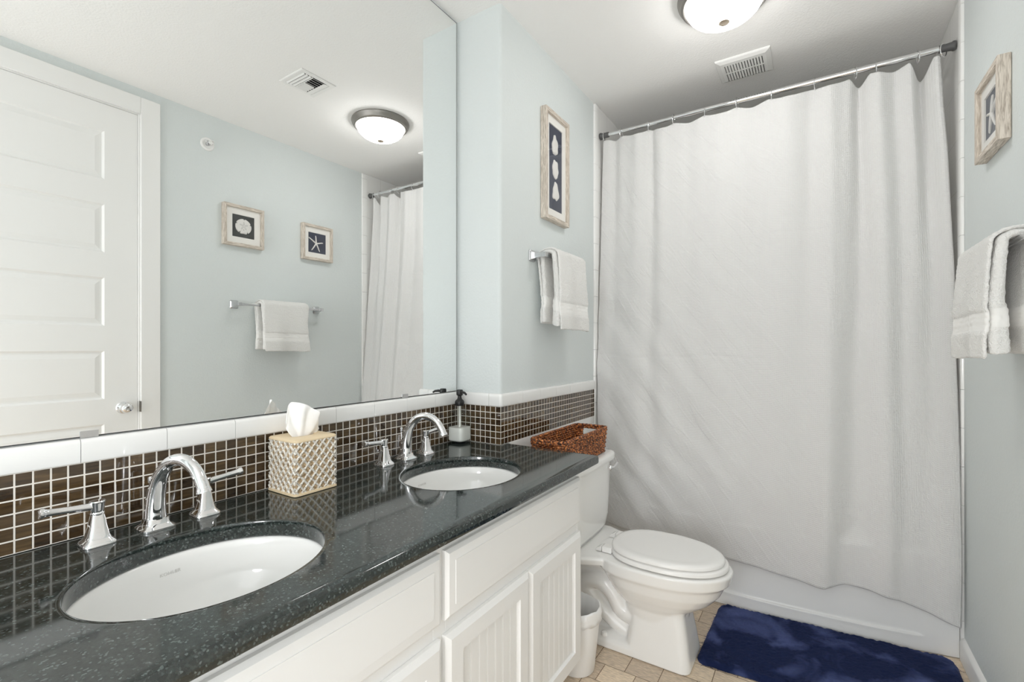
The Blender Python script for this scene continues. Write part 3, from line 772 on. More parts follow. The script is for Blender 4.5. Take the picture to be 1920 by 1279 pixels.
# trapway swelling on both sides
for sg in (-1, 1):
    yy = TY+sg*.050
    mb.tube(catmull([(.76,yy,.150),(.70,yy,.140),(.650,yy,.158),(.610,yy,.215),(.565,yy,.248),(.500,yy,.245),(.455,yy,.20),(.44,yy,.13)], 6), .040, 18)
    mb.tube(catmull([(.47,yy,.215),(.525,yy+sg*.004,.165),(.59,yy+sg*.004,.112),(.68,yy,.060)], 6), .034, 18)
o = obj('bowl', mb, M['porc'], t, sharp=180)
md = o.modifiers.new('fuse', 'REMESH'); md.mode = 'VOXEL'; md.voxel_size = .0045; md.use_smooth_shade = True
md = o.modifiers.new('soft', 'SMOOTH'); md.iterations = 5; md.factor = .5
for sg in (-1, 1):
    mb = MB(); mb.lathe([(.0145,-.004),(.0145,.004),(.012,.010),(.006,.0135),(.0,.0145)], 20, c=(.590, TY+sg*.104, .050)); obj('bolt_cap', mb, M['porc'], t)
# tank
def tk(z, x1, h, e=6): return sq_ring((x1-.262)/2, h, z, (x1+.262)/2, TY, e, 48)
mb = MB()
mb.loft([tk(z, a, h) for z, a, h in ((.4015,.470,.165),(.405,.485,.180),(.430,.496,.205),(.48,.500,.228),(.56,.500,.240),(.735,.503,.250))])
obj('tank', mb, M['porc'], t, sharp=60)
mb = MB()
mb.loft([sq_ring((x1-.257)/2, h, z, (x1+.257)/2, TY, 7, 48) for z, x1, h in ((.7355,.508,.256),(.738,.517,.265),(.760,.520,.268),(.768,.517,.265),(.7735,.508,.256))])
obj('tank_lid', mb, M['porc'], t, sharp=60)
mb = MB()
ly = TY+.178
mb.lathe([(.013,0),(.0135,.006),(.011,.012),(.006,.016)], 20, mat=Matrix.Translation((.5035, ly, .700)) @ Matrix.Rotation(PI/2, 4, 'Y'))
mb.tube([(.514, ly, .700), (.522, ly+.014, .703), (.524, ly+.035, .710), (.523, ly+.050, .714)], [.0065,.0062,.006,.0075], 14)
obj('flush_lever', mb, M['chrome'], t, sharp=45)
# seat and lid
mb = MB()
mb.loft([egg(z, a, b, h, sq=2.8) for z, a, b, h in ((.4065,.605,1.066,.172),(.409,.600,1.072,.177),(.421,.600,1.072,.177),(.4245,.606,1.066,.172))])
obj('seat', mb, M['seat'], t, sharp=60)
mb = MB()
mb.loft([egg(z, a, b, h, sq=2.6) for z, a, b, h in ((.4275,.606,1.052,.162),(.430,.600,1.058,.168),(.438,.600,1.058,.168),(.4445,.606,1.051,.162),(.4475,.620,1.038,.150),(.4460,.640,1.015,.132),(.4465,.66,.99,.115),(.447,.76,.90,.05))])
obj('seat_lid', mb, M['seat'], t, sharp=60)
for sg in (-1, 1):
    mb = MB(); y = TY+sg*.085
    mb.box(.578, .622, y-.022, y+.022, .4035, .428)
    mb.prism([(.575,.4035),(.575,.428),(.555,.418),(.548,.410),(.548,.4035)], 'y', y-.020, y+.020); obj('hinge', mb, M['seat'], t, bevel=.004)

# ------------------------------------------------------------------ wicker basket on the tank lid
bz = .7745; zt = .897
t = thing('wicker_basket', 'brown woven wicker basket on the toilet tank lid', 'basket', (.40, 1.99, bz))
X0, X1, BY0, BY1 = .330, .478, 1.765, 2.222
def loop(z, g, n=0):
    x0, x1, a, b = X0-g, X1+g, BY0-g, BY1+g; c = .018; q = []
    for cx_, cy_, a0 in ((x1-c, b-c, 0), (x0+c, b-c, PI/2), (x0+c, a+c, PI), (x1-c, a+c, 1.5*PI)):
        for k in range(5):
            an = a0+PI/2*k/4; q.append(Vector((cx_+c*math.cos(an), cy_+c*math.sin(an), z)))
    out = []
    for p, q_ in zip(q, q[1:]+q[:1]):
        m_ = max(1, int((q_-p).length/.006))
        for i in range(m_): out.append(p.lerp(q_, i/m_))
    return out
mb = MB(); rows = 11
for k in range(rows):
    z = bz+.008+k*(zt-bz-.018)/(rows-1); g = .008*k/(rows-1)
    L = loop(z, g); n = len(L); run = []
    inhole = lambda p: (k in (7, 8, 9)) and abs(p.x-(X0+X1)/2) < .045 and (p.y > BY1-.004 or p.y < BY0+.004)
    cenx, ceny = (X0+X1)/2, (BY0+BY1)/2
    def wav(i):
        p = L[i]; s_ = math.sin(i*1.35+k*PI)*.0026; d = Vector((p.x-cenx, 0, 0)) if abs(p.x-cenx)/(X1-X0) > abs(p.y-ceny)/(BY1-BY0) else Vector((0, p.y-ceny, 0))
        return p+d.normalized()*s_+Vector((0,0,random.uniform(-.0008,.0008)))
    segs = []; cur = []
    for i in range(n):
        if inhole(L[i]):
            if len(cur) > 2: segs.append(cur)
            cur = []
        else: cur.append(wav(i))
    if len(segs) == 0 and len(cur) == n: mb.tube(cur, .0063, 7, closed=True)
    else:
        if segs and cur: segs[0] = cur+segs[0]
        elif cur: segs.append(cur)
        for sgm in segs: mb.tube(sgm, .0063, 7)
for i, p in enumerate(loop(bz+.004, 0)):
    if i % 4 == 0:
        q = Vector((p.x+(.008 if p.x > cenx else -.008), p.y+(.008 if p.y > ceny else -.008), zt-.006))
        if abs(p.x-cenx) < .043 and (p.y > BY1-.004 or p.y < BY0+.004): q = p.lerp(q, .58)
        mb.tube([p, q], .0036, 6)
mb.box(X0+.004, X1-.004, BY0+.004, BY1-.004, bz+.001, bz+.007)
obj('basket_body', mb, M['wicker'], t, sharp=80)
mb = MB(); L = loop(zt, .008); n = len(L)
for ph in (0, PI):
    mb.tube([p+Vector((math.cos(i*.9+ph)*.0028*(1 if abs(p.x-cenx) > .07 else 0), math.cos(i*.9+ph)*.0028*(0 if abs(p.x-cenx) > .07 else 1), math.sin(i*.9+ph)*.0028)) for i, p in enumerate(L)], .0055, 7, closed=True)
obj('basket_rim', mb, M['wicker'], t, sharp=80)

# ------------------------------------------------------------------ waste bin
t = thing('trash_can', 'small white waste bin on the floor between vanity and toilet', 'trash can', (.548, 1.745, 0))
cx_, cy_ = .548, 1.745
def oc(r_, z): return [(cx_+r_*math.cos(2*PI*i/40), cy_+r_*math.sin(2*PI*i/40), z) for i in range(40)]
mb = MB(); mb.loft([oc(r_, z) for r_, z in ((.068,.0015),(.071,.006),(.092,.205),(.094,.252),(.091,.252),(.088,.205),(.068,.010))]); obj('bin_body', mb, M['bin'], t, sharp=50)
mb = MB()
def lin(i, r_, z, a):
    an = 2*PI*i/120; w_ = noise.noise(Vector((math.cos(an)*4, math.sin(an)*4, a))); f_ = .0022*abs(math.sin(an*5.5+a*.3))
    return (cx_+(r_+w_*.0035-f_)*math.cos(an), cy_+(r_+w_*.0035-f_)*math.sin(an), z+w_*.007)
mb.loft([[lin(i, r_, z, a) for i in range(120)] for r_, z, a in ((.076,.14,1),(.085,.205,2),(.0885,.247,3),(.092,.2575,3.2),(.0985,.253,3.4),(.1000,.235,4),(.0985,.222,5),(.1010,.210,6))], True, False, False)
obj('bin_liner', mb, M['bin'], t, solid=.001, sharp=60)

# ------------------------------------------------------------------ bathtub
t = thing('bathtub', 'white bathtub with bowed apron behind the shower curtain', 'bathtub', (1.056, 3.0, 0))
TX0, TX1 = J+.0140, W-.0140
mb = MB(); nx, nz = 130, 40
def apron(u, v):
    x = TX0+(TX1-TX0)*u; z = .002+.443*v
    band = 1-smooth(.062, .069, z)*smooth(TX0+.125, TX0+.135, x)*smooth(TX1-.125, TX1-.135, x)*(1-smooth(.385, .395, z))
    lip = math.exp(-((z-.0665)/.004)**2)*smooth(TX0+.125, TX0+.135, x)*smooth(TX1-.120, TX1-.130, x)
    y = y_apron(x)+.014-.010*band-.004*lip+.012*max(0, (z-.08)/.36)
    return (x, y, z)
zs = sorted(set([0,.002,.04,.055,.060,.062,.0635,.065,.0665,.068,.0695,.072,.08]+[.10+.0345*i for i in range(11)]))
nzv = len(zs)-1
mb.grid(lambda u, v: apron(u, zs[min(nzv, int(round(v*nzv)))]/.445), 160, nzv)
obj('apron', mb, M['acryl'], t, sharp=60)
mb = MB(); n = 96
def rimloop(k):   # front follows the bow
    out = []
    for i in range(n):
        u = 2*PI*i/n; c, s_ = math.cos(u), math.sin(u)
        x = 1.0563+(TX1-TX0)/2*math.copysign(abs(c)**(.15), c); x = max(TX0, min(TX1, x))
        y = YB-.001 if s_ > 0 else y_apron(x)+.026
        out.append((x, y if abs(s_) > .6 else (YB-.001+y_apron(x)+.026)/2+(YB-.001-y_apron(x)-.026)/2*s_/.6, k))
    return out
def well(hx, hy, z): return [(1.0563+hx*math.copysign(abs(math.cos(2*PI*i/n))**.5, math.cos(2*PI*i/n)), 3.05+hy*math.copysign(abs(math.sin(2*PI*i/n))**.5, math.sin(2*PI*i/n)), z) for i in range(n)]
mb.loft([rimloop(.4455), rimloop(.458), well(.72,.33,.460), well(.70,.31,.452), well(.66,.28,.25), well(.60,.24,.11), well(.50,.17,.09)], True, False, True)
obj('tub_basin', mb, M['acryl'], t, sharp=50)

# ------------------------------------------------------------------ curtain rod, rings, curtain
RY, RZ = 2.7247, 2.5903
t = thing('curtain_rod', 'chrome tension rod spanning the tub opening', 'curtain rod', (1.05, RY, RZ))
mb = MB(); my = Matrix.Translation((0, RY, RZ)) @ Matrix.Rotation(PI/2, 4, 'Y')
x0, x1 = J+.013, W-.013
mb.lathe([(.0105, x0+.03), (.0105, .90)], 24, mat=my); obj('inner_tube', mb, M['chrome'], t)
mb = MB(); mb.lathe([(.0105,.748),(.0130,.75),(.0130, x1-.05)], 24, mat=my); obj('outer_tube', mb, M['chrome'], t)
for xa, s_ in ((x0, 1), (x1, -1)):
    mb = MB(); mb.lathe([(.019, xa), (.0205, xa+s_*.004), (.0205, xa+s_*.010), (.0175, xa+s_*.013), (.0158, xa+s_*.030), (.0155, xa+s_*.055)], 28, mat=my); obj('end_cap', mb, M['darkplastic'], t, sharp=45)
ringx = [.272, .382, .5456, .6875, .852, 1.0134, 1.1713, 1.3575, 1.518, 1.5973, 1.7415, 1.826]
desc = ['at the far left end of the rod', 'second from the left end of the rod', 'third from the left end of the rod', 'fourth from the left end of the rod', 'fifth from the left end of the rod', 'sixth from the left end of the rod',
        'sixth from the right end of the rod', 'fifth from the right end of the rod', 'fourth from the right, before the dip', 'third from the right, past the dip', 'second from the right end of the rod', 'at the far right end of the rod']
rng = None
for i, x in enumerate(ringx):
    if rng is None:
        mb = MB(); mb.tube([(0, .0205*math.cos(2*PI*k/36), -.0085+.0275*math.sin(2*PI*k/36)) for k in range(36)], .0023, 8, closed=True)
        for k in range(3): mb.lathe([(.0001,-.0024),(.0024,0),(.0001,.0024)], 8, c=(0, .006*(k-1), .0190-abs(k-1)*.0009))
        rng = obj('curtain_ring', mb, M['chrome']); o = rng
    else: o = rng.copy(); COL.objects.link(o)
    o.location = (x, RY, RZ); o.rotation_euler = (0, 0, R([6,-8,10,-5,8,-10,6,-7,12,-10,9,-38][i]))
    tag(o, 'thin chrome curtain ring, '+desc[i], 'curtain ring', 'rings along the shower curtain rod')

hem = [(.25,.27),(.38,.262),(.6,.258),(.94,.250),(1.165,.232),(1.30,.214),(1.37,.212),(1.45,.240),(1.55,.232),(1.65,.212),(1.75,.180),(1.86,.142)]
redge = [(0.14,1.862),(.37,1.866),(.88,1.862),(1.23,1.856),(1.64,1.855),(2.16,1.838),(2.35,1.826),(2.53,1.818),(2.6,1.816)]
ledge = [(.2,.300),(.9,.262),(1.2,.2505),(1.8,.2525),(2.3,.259),(2.6,.268)]
# folds: (x top, x bottom, width top, width bottom, depth top, depth bottom) depth > 0 away from the room
folds = [(1.556,1.480,.022,.065,.045,.030),(1.785,1.74,.020,.05,.050,.012),(.325,.36,.025,.05,.022,.006),(.47,.49,.035,.06,-.018,-.004),(.556,.60,.018,.05,.020,.008),(.615,.66,.03,.06,-.012,-.004),
         (.77,.78,.035,.06,.012,.005),(.93,.93,.04,.07,-.012,-.006),(1.09,1.08,.04,.07,.014,.006),(1.26,1.17,.045,.08,-.018,-.012),(1.36,1.27,.03,.05,.014,.004),(1.44,1.36,.040,.055,-.022,-.030),(1.63,1.60,.025,.05,-.018,-.018),(1.69,1.66,.02,.04,.012,.008),(1.745,1.80,.018,.05,-.014,-.016),(1.836,1.84,.012,.03,-.015,-.005)]
def cur(u, v):
    # u across, v from hem (0) to top (1)
    xn = .25+1.60*u
    zh = interp(hem, xn)
    ztop = 2.560
    # scalloped heading
    for a, b in zip(ringx, ringx[1:]):
        if a <= xn <= b:
            w_ = b-a; dep = .014 if w_ > .1 else .032
            if a > 1.70: dep = .070
            if a < .3: dep = .008
            tt = (xn-a)/w_; ztop = 2.561-dep*math.sin(PI*tt)**1.2
    z = zh+(ztop-zh)*v
    x = interp(ledge, z)+(interp(redge, z)-interp(ledge, z))*u
    yb = y_apron(xn)-.024
    s_ = smooth(.35, 2.4, z)
    y = yb+(RY+.002-yb)*s_**.9
    kb = smooth(.30, 1.0, v)
    for xt, xb, wt, wb, dt, db in folds:
        k = min(1, max(0, (z-.2)/2.35)); xc = xb+(xt-xb)*k**.8; ww = wb+(wt-wb)*k**1.3; d = db+(dt-db)*k**1.6
        y += d*math.exp(-((xn-xc)/ww)**2)
    # left panel drags toward the lower right: long shallow diagonal swells
    q = (1-smooth(.55, 1.35, xn))*(1-smooth(1.2, 2.0, z))
    y += .0045*q*math.sin((xn*.8+z*.62)*38+2.2*noise.noise(Vector((xn*3, z*3, 0))))
    # puckered fold line left by packing, around shoulder height
    y += .0035*math.exp(-((z-1.245-.02*noise.noise(Vector((xn*5, 2, 0))))/.006)**2)*(1-smooth(1.0, 1.2, xn))*(.6+.6*noise.noise(Vector((xn*22, 0, 0))))
    y += .0030*math.exp(-((z-1.86+.05*(xn-1.4))/.006)**2)*smooth(1.12,1.2,xn)*(1-smooth(1.40,1.46,xn))*(.6+.8*noise.noise(Vector((xn*30, 0, 3))))
    y += .0035*noise.noise(Vector((xn*9, z*4, 5)))*(.4+.6*(1-v))
    lim = y_apron(xn)-.012+.45*max(0, z-.42); q = y-lim
    if q > -.02: y = lim-.02+.02*(1-math.exp(-(q+.02)/.02))
    return (x, y, z)
mb = MB(); mb.grid(cur, 330, 300, uvfn=lambda u, v: (u*1.75, v*2.3))
o = obj('shower_curtain', mb, M['curtain'], solid=.0016, sharp=120)
tag(o, 'white waffle-weave shower curtain hanging in front of the bathtub', 'shower curtain')

# ------------------------------------------------------------------ towel bars and towels
def towel_bar(name, side, ya, yb, z, label):
    """ya..yb: posts along the wall"""
    x = W if side == 'R' else J; s_ = -1 if side == 'R' else 1
    t = thing(name, label, 'towel bar', (x, (ya+yb)/2, z))
    xb = x+s_*.070
    for y in (ya, yb):
        mb = MB(); mm = Matrix.Translation((x+s_*.0005, y, z)) @ Matrix.Rotation(s_*PI/2, 4, 'Y')
        mb.loft([sq_ring(a, a, h, e=8) for a, h in ((.0275,0),(.0275,.004),(.025,.007),(.0205,.012),(.0145,.034),(.0115,.052),(.0105,.060))], True, True, True, 0, mm)
        mb.box(xb-.0115, xb+.0115, y-.0115, y+.0115, z-.0115, z+.0115)
        obj('post', mb, M['satin'], t, bevel=.001, sharp=30)
    mb = MB(); mb.box(xb-.0075, xb+.0075, ya+.012, yb-.012, z-.0075, z+.0075)
    for y, d in ((ya, 1), (yb, -1)): mb.box(xb-.0095, xb+.0095, y+d*.0116, y+d*.030, z-.0095, z+.0095)
    obj('rail', mb, M['satin'], t, bevel=.0015)
    return t
towel_bar('towel_bar', 'R', 1.608, 2.215, 1.577, 'chrome towel bar on the right wall under the two square frames')
towel_bar('towel_bar', 'L', 1.915, 2.283, 1.727, 'chrome towel bar on the left wall under the tall framed shells')

def towel(side, y0, y1, zbar, Lf, Lb, bulge, label, flip=1):
    """hand towel folded lengthwise in three and hung over the bar; near edge at y0"""
    x = W if side == 'R' else J; s_ = -1 if side == 'R' else 1
    xb = .070; wd = y1-y0
    t = thing('hand_towel', label, 'towel', (x+s_*xb, (y0+y1)/2, zbar), 'hand towels on the bars')
    offs = (.0445, .0290, .0145)          # outer, middle, inner layer
    # path across the folded cloth: outer layer near->far, fold, middle far->near, fold, inner near->far
    vp = []
    NL = 16; NF = 6
    def push(y, o, k): vp.append((y, o, k))
    for i in range(NL+1): push(i/NL, offs[0], 0)
    rm = (offs[0]+offs[1])/2; rr_ = (offs[0]-offs[1])/2
    for i in range(1, NF): a = PI*i/NF; push(1+rr_*math.sin(a)/wd, rm+rr_*math.cos(a), 0)
    for i in range(NL+1): push(1-i/NL*(.965), offs[1], 1)
    rm = (offs[1]+offs[2])/2; rr_ = (offs[1]-offs[2])/2
    for i in range(1, NF): a = PI*i/NF; push(.035-rr_*math.sin(a)/wd, rm+rr_*math.cos(a), 1)
    for i in range(NL+1): push(.035+i/NL*.93, offs[2], 2)
    NV = len(vp)-1; NU = 90
    tot = Lf+Lb
    def fn(u, v):
        yy, o, layer = vp[int(round(v*NV))]
        lf = Lf*(1 if layer == 0 else .955 if layer == 1 else .93); lb = Lb*(1 if layer == 0 else .985)
        r_ = .010+o; arc = PI*.026*1.0
        d = u*(lf+lb+arc)-lf        # <0 front, 0..arc over the bar, >arc back
        hemd = min(u*(lf+lb+arc), (1-u)*(lf+lb+arc))
        if d < 0:
            k = -d/lf; out = r_*(1+.15*math.sin(k*PI))+bulge*k*(.25+o/.05*.75); z = -(-d)+.008*noise.noise(Vector((yy*2.6, layer*3.1, zbar*3)))*k
            out -= .014*smooth(.5, 1, k)*(layer == 2)
        elif d <= arc:
            a = PI*d/arc; out = r_*math.cos(a); z = r_*math.sin(a)*.62
        else:
            k = (d-arc)/lb; out = -r_*(1-.35*min(1, k*2)); z = -(d-arc)
        band = smooth(.071, .076, hemd)*(1-smooth(.124, .129, hemd))
        hemk = math.exp(-((hemd-.012)/.003)**2)
        off_in = -.0045*band-.0022*hemk+.0016*band*math.cos((hemd-.1)*2*PI/.018)
        out += off_in*(1 if d < arc/2 else -1)
        wob = .011*noise.noise(Vector((yy*2.2+3*layer, u*3.1, zbar)))*min(1, abs(d)/.1)
        y = y0+wd*yy*(1-.05*math.sin(PI*min(1, max(0, -d/lf)))*(-d > 0)) + wob + .010*(k if d < 0 else 0)*flip
        if d < 0: out += .013*noise.noise(Vector((yy*3.3, u*2, layer*2.2+zbar)))*k + .004*math.sin(yy*9+layer)*k
        xw = max(.008, xb+out)
        return (x+s_*xw, y, zbar+.002+z)
    mb = MB(); mb.grid(lambda u, v: fn(u, v), NU, NV, uvfn=lambda u, v: (v, min(u, 1-u)*(tot+.08)))
    o = obj('terry_cloth', mb, M['terry'], t, solid=.0105, sharp=120)
    md = o.modifiers.new('sub', 'SUBSURF'); md.levels = 1; md.render_levels = 1
    tx = bpy.data.textures.new('terry_loops', 'CLOUDS'); tx.noise_scale = .009
    dm = o.modifiers.new('loops', 'DISPLACE'); dm.texture = tx; dm.strength = .0050; dm.mid_level = .5; dm.texture_coords = 'LOCAL'
    mb = MB(); xo = x+s_*(xb+.030+bulge); zz = zbar-Lf*.955
    mb.box(xo-.0008, xo+.0008, y0+wd*.55, y0+wd*.62, zz-.010, zz+.012); obj('tag_loop', mb, M['ink'], t)
    return t
towel('R', 1.735, 2.065, 1.577, .315, .30, .010, 'white hand towel on the right wall bar under the two square frames')
towel('L', 1.945, 2.245, 1.727, .350, .320, .012, 'white hand towel on the left wall bar under the tall framed shells')

# ------------------------------------------------------------------ framed shells
def frame(name, label, mat, w, h, aw, ah, motif, back, depth=.033, fw=.0195):
    t = thingM(name, label, 'picture', mat, 'framed shell pictures')
    for vert in (0, 1):
        for s_ in (-1, 1):
            mb = MB()
            if vert: # stiles, mitred
                q = [(s_*w/2, -h/2), (s_*w/2, h/2), (s_*(w/2-fw), h/2-fw), (s_*(w/2-fw), -h/2+fw)]
            else: q = [(-w/2, s_*h/2), (w/2, s_*h/2), (w/2-fw, s_*(h/2-fw)), (-w/2+fw, s_*(h/2-fw))]
            mb.prism(q, 'z', .001, depth)
            obj('frame_stile' if vert else 'frame_rail', mb, M['frame_v'] if vert else M['frame_h'], t, bevel=.0012)
    a, b = w/2-fw, h/2-fw
    mb = MB(); mb.loft([[(-a,-b,.019),(a,-b,.019),(a,b,.019),(-a,b,.019)], [(-aw/2,-ah/2,.019),(aw/2,-ah/2,.019),(aw/2,ah/2,.019),(-aw/2,ah/2,.019)], [(-aw/2+.001,-ah/2+.001,.0145),(aw/2-.001,-ah/2+.001,.0145),(aw/2-.001,ah/2-.001,.0145),(-aw/2+.001,ah/2-.001,.0145)]], True, False, False)
    obj('mat_board', mb, M['matboard'], t, sharp=30)
    mb = MB(); mb.box(-a+.0005, a-.0005, -b+.0005, b-.0005, .004, .0143); obj('backing', mb, back, t)
    motif(t)
    mb = MB(); mb.box(-a+.0003, a-.0003, -b+.0003, b-.0003, .0235, .0250); obj('glass', mb, M['pane'], t)
    return t
def disc(mb, outline, h0, h1, cx_=0, cy_=0):
    lv = [(1.0,0),(.985,.45),(.93,.8),(.75,1.0),(.4,1.05),(.1,1.08)]
    mb.loft([[(cx_+x*k, cy_+y*k, h0+(h1-h0)*q) for x, y in outline] for k, q in lv], True, True, True)
def dollar(t):
    n = 160; out = []
    for i in range(n):
        a = 2*PI*i/n; r_ = .0515
        for na in (R(95), R(22), R(158)): 
            d = abs((a-na+PI) % (2*PI)-PI); r_ -= .009*math.exp(-(d/.055)**2)
        for na in (R(238), R(302)):
            d = abs((a-na+PI) % (2*PI)-PI); r_ -= .012*math.exp(-(d/.06)**2)
        d = abs((a-R(270)+PI) % (2*PI)-PI); r_ -= .005*math.exp(-(d/.25)**2)
        out.append((r_*1.02*math.cos(a), r_*1.0*math.sin(a)))
    mb = MB(); disc(mb, out, .0146, .0205); sd = obj('sand_dollar', mb, M['shell'], t, sharp=50)
    mb = MB()
    for k in range(5):
        a = R(90+72*k)
        for s_ in (-1, 1):
            pts = [(math.cos(a)*q+math.cos(a+PI/2)*s_*w_, .004+math.sin(a)*q+math.sin(a+PI/2)*s_*w_, .0206-.02*(q/.05)**4*.1) for q, w_ in ((.004,.0005),(.012,.003),(.020,.0035),(.027,.001))]
            mb.tube(pts, .0006, 6)
    mb.lathe([(.0024,.0200),(.0022,.0212),(.0001,.0213)], 12, c=(.001,-.022,0)); obj('petal_lines', mb, M['linen_grey'], sd)
def star(t):
    # arms as they lie on the wall: (u, v) from centre; u toward the viewer's right (toward -y)
    mb = MB(); c = (-.009+.018, -.004)
    arms = [(.006,.060,.004),(-.060,.012,-.006),(-.032,-.058,.004),(.040,-.056,-.003),(.064,.038,.002)]
    for du, dv, b in arms:
        pts = [(c[0], c[1], .0178), (c[0]+du*.35-dv*b, c[1]+dv*.35+du*b, .0182), (c[0]+du*.7-dv*b*6, c[1]+dv*.7+du*b*6, .0178), (c[0]+du-dv*b*4, c[1]+dv+du*b*4, .0168)]
        P = catmull(pts, 5); N = len(P); mb.tube(P, [.0060*(1-.45*i/(N-1)) if i < N-1 else .001 for i in range(N)], 10)
    obj('starfish', mb, M['shell'], t, sharp=80)
def oysters(t):
    for k, (cy_, sc_) in enumerate(((.118,1.0), (.002,1.0), (-.112,1.0))):
        n = 64; out = []
        for i in range(n):
            a = 2*PI*i/n; rx = .030; ry = .048
            w_ = 1+.30*noise.noise(Vector((math.cos(a)*1.5+5.3*k, math.sin(a)*1.5, 2)))
            x = rx*math.cos(a)*w_*(1-.34*math.sin(a)); y = ry*math.sin(a)*w_
            out.append((x, y))
        mb = MB(); disc(mb, out, .0146, .0205, -.006+.004*k, cy_); obj('oyster_shell', mb, M['shell'], t, sharp=60)
yc = (2.087+2.343)/2
frame('picture_frame', 'square framed white starfish on the right wall, nearest the tub', face_mat('R', yc, 2.090), .258, .268, .152, .152, star, M['linen_navy'])
frame('picture_frame', 'square framed white sand dollar on the right wall, nearest the door', face_mat('R', 1.663, 2.099), .264, .270, .146, .148, dollar, M['linen_grey'])
frame('picture_frame', 'tall framed trio of oyster shells on the left wall', face_mat('L', 2.128, 2.200), .256, .545, .145, .425, oysters, M['linen_navy'])

# ------------------------------------------------------------------ ceiling light
LX, LY = 1.043, 2.117
def ceiling_light(x, y, label):
    t = thing('ceiling_light', label, 'ceiling light', (x, y, HC), 'flush ceiling lights')
    mb = MB(); mb.lathe([(.155,-.0005),(.182,-.001),(.184,-.006),(.180,-.018),(.172,-.026),(.170,-.034),(.160,-.041),(.154,-.040),(.150,-.030)], 64, c=(x, y, HC), cap0=True, cap1=False); obj('base_ring', mb, M['nickel'], t, sharp=40)
    mb = MB(); mb.lathe([(.151,-.032),(.1505,-.042),(.147,-.052),(.138,-.068),(.122,-.084),(.098,-.099),(.070,-.110),(.040,-.1165),(.010,-.1185)], 64, c=(x, y, HC), cap0=False, cap1=True); obj('glass_dome', mb, M['dome'], t, sharp=80)
    mb = MB(); mb.lathe([(.006,-.117),(.0205,-.1195),(.0212,-.123),(.016,-.127),(.006,-.129),(.0,-.1295)], 24, c=(x, y, HC)); obj('finial', mb, M['brass'], t)
    return t
ceiling_light(LX, LY, 'lit round ceiling light with frosted dome in front of the shower curtain')
ld = bpy.data.lights.new('fill_light', 'POINT'); ld.shadow_soft_size = .16; ld.energy = FILL_LAMP; ld.color = (.985, .99, 1)  # added fill point behind the camera; stands for no lamp of the room
lo = bpy.data.objects.new('fill_light', ld); COL.objects.link(lo); lo.location = (1.0, -.80, 1.15)

# ------------------------------------------------------------------ exhaust fan grille
t = thing('exhaust_fan', 'white slotted exhaust fan grille on the ceiling by the curtain rod', 'vent', (1.05, 2.713, HC))
fx0, fx1, fy0, fy1 = .924, 1.176, 2.600, 2.825
def fr(g, z): return [(fx0+g, fy0+g, z), (fx1-g, fy0+g, z), (fx1-g, fy1-g, z), (fx0+g, fy1-g, z)]
mb = MB()
mb.loft([fr(0, HC-.0005), fr(0, HC-.006), fr(.004, HC-.010), fr(.022, HC-.0165)], True, False, False)
gx0, gx1, gy0, gy1 = fx0+.034, fx1-.034, fy0+.046, fy1-.022
zf = HC-.0165
def rq(a, b, c, d): mb.box(a, b, c, d, zf-.0001, zf+.003)
rq(fx0+.022, gx0, fy0+.022, fy1-.022); rq(gx1, fx1-.022, fy0+.022, fy1-.022); rq(gx0, gx1, fy0+.022, gy0); rq(gx0, gx1, gy1, fy1-.022); rq(gx0, gx1, (gy0+gy1)/2-.004, (gy0+gy1)/2+.004)
obj('grille_frame', mb, M['ventwhite'], t, sharp=25)
for k in range(15):
    x = gx0+(gx1-gx0)*k/14; mb = MB(); mb.box(x-.0045, x+.0045, gy0-.001, gy1+.001, zf+.0005, zf+.011); obj('louver', mb, M['ventwhite'], t)
mb = MB(); mb.box(gx0-.01, gx1+.01, gy0-.01, gy1+.01, HC-.0030, HC-.0008); obj('slot_shade', mb, M['void'], t)  # dark plate painted as the shade behind the louvers

# ------------------------------------------------------------------ air register (seen in the mirror)
t = thing('air_register', 'square white air register on the ceiling, seen in the mirror', 'vent', (1.024, 1.58, HC))
a0, a1, b0, b1 = .918, 1.130, 1.474, 1.684
mb = MB()
def fr2(g, z): return [(a0+g, b0+g, z), (a1-g, b0+g, z), (a1-g, b1-g, z), (a0+g, b1-g, z)]
mb.loft([fr2(0, HC-.0005), fr2(.001, HC-.004), fr2(.006, HC-.0065), fr2(.024, HC-.0065), fr2(.025, HC-.0025)], True, False, False)
obj('register_frame', mb, M['ventwhite'], t, sharp=25)
mb = MB(); mb.box(a0+.024, a1-.024, b0+.024, b1-.024, HC-.0028, HC-.0008); obj('slot_shade', mb, M['void'], t)  # dark plate painted as the shade behind the slats
def slat(x0, x1, y0, y1, tilt, along):
    mb = MB()
    c = Vector(((x0+x1)/2, (y0+y1)/2, HC-.0070))
    mm = Matrix.Translation(c) @ (Matrix.Rotation(tilt, 4, 'Y') if along == 'y' else Matrix.Rotation(tilt, 4, 'X'))
    mb.box(-(x1-x0)/2, (x1-x0)/2, -(y1-y0)/2, (y1-y0)/2, -.0007, .0007, 0, mm); obj('slat', mb, M['ventwhite'], t)
for k in range(3): y = b0+.030+k*.019; slat(a0+.026, a1-.026, y-.006, y+.006, R(-30), 'x')
for k in range(8):
    x = a0+.034+k*.0205; slat(x-.0065, x+.0065, b0+.086, b1-.062, R(32 if k > 3 else -32), 'y')
slat(a0+.026, a1-.026, b1-.060, b1-.027, R(9), 'x')
mb = MB(); mb.box(a0+.026, a1-.026, b0+.078, b0+.083, HC-.010, HC-.003); obj('divider', mb, M['ventwhite'], t)

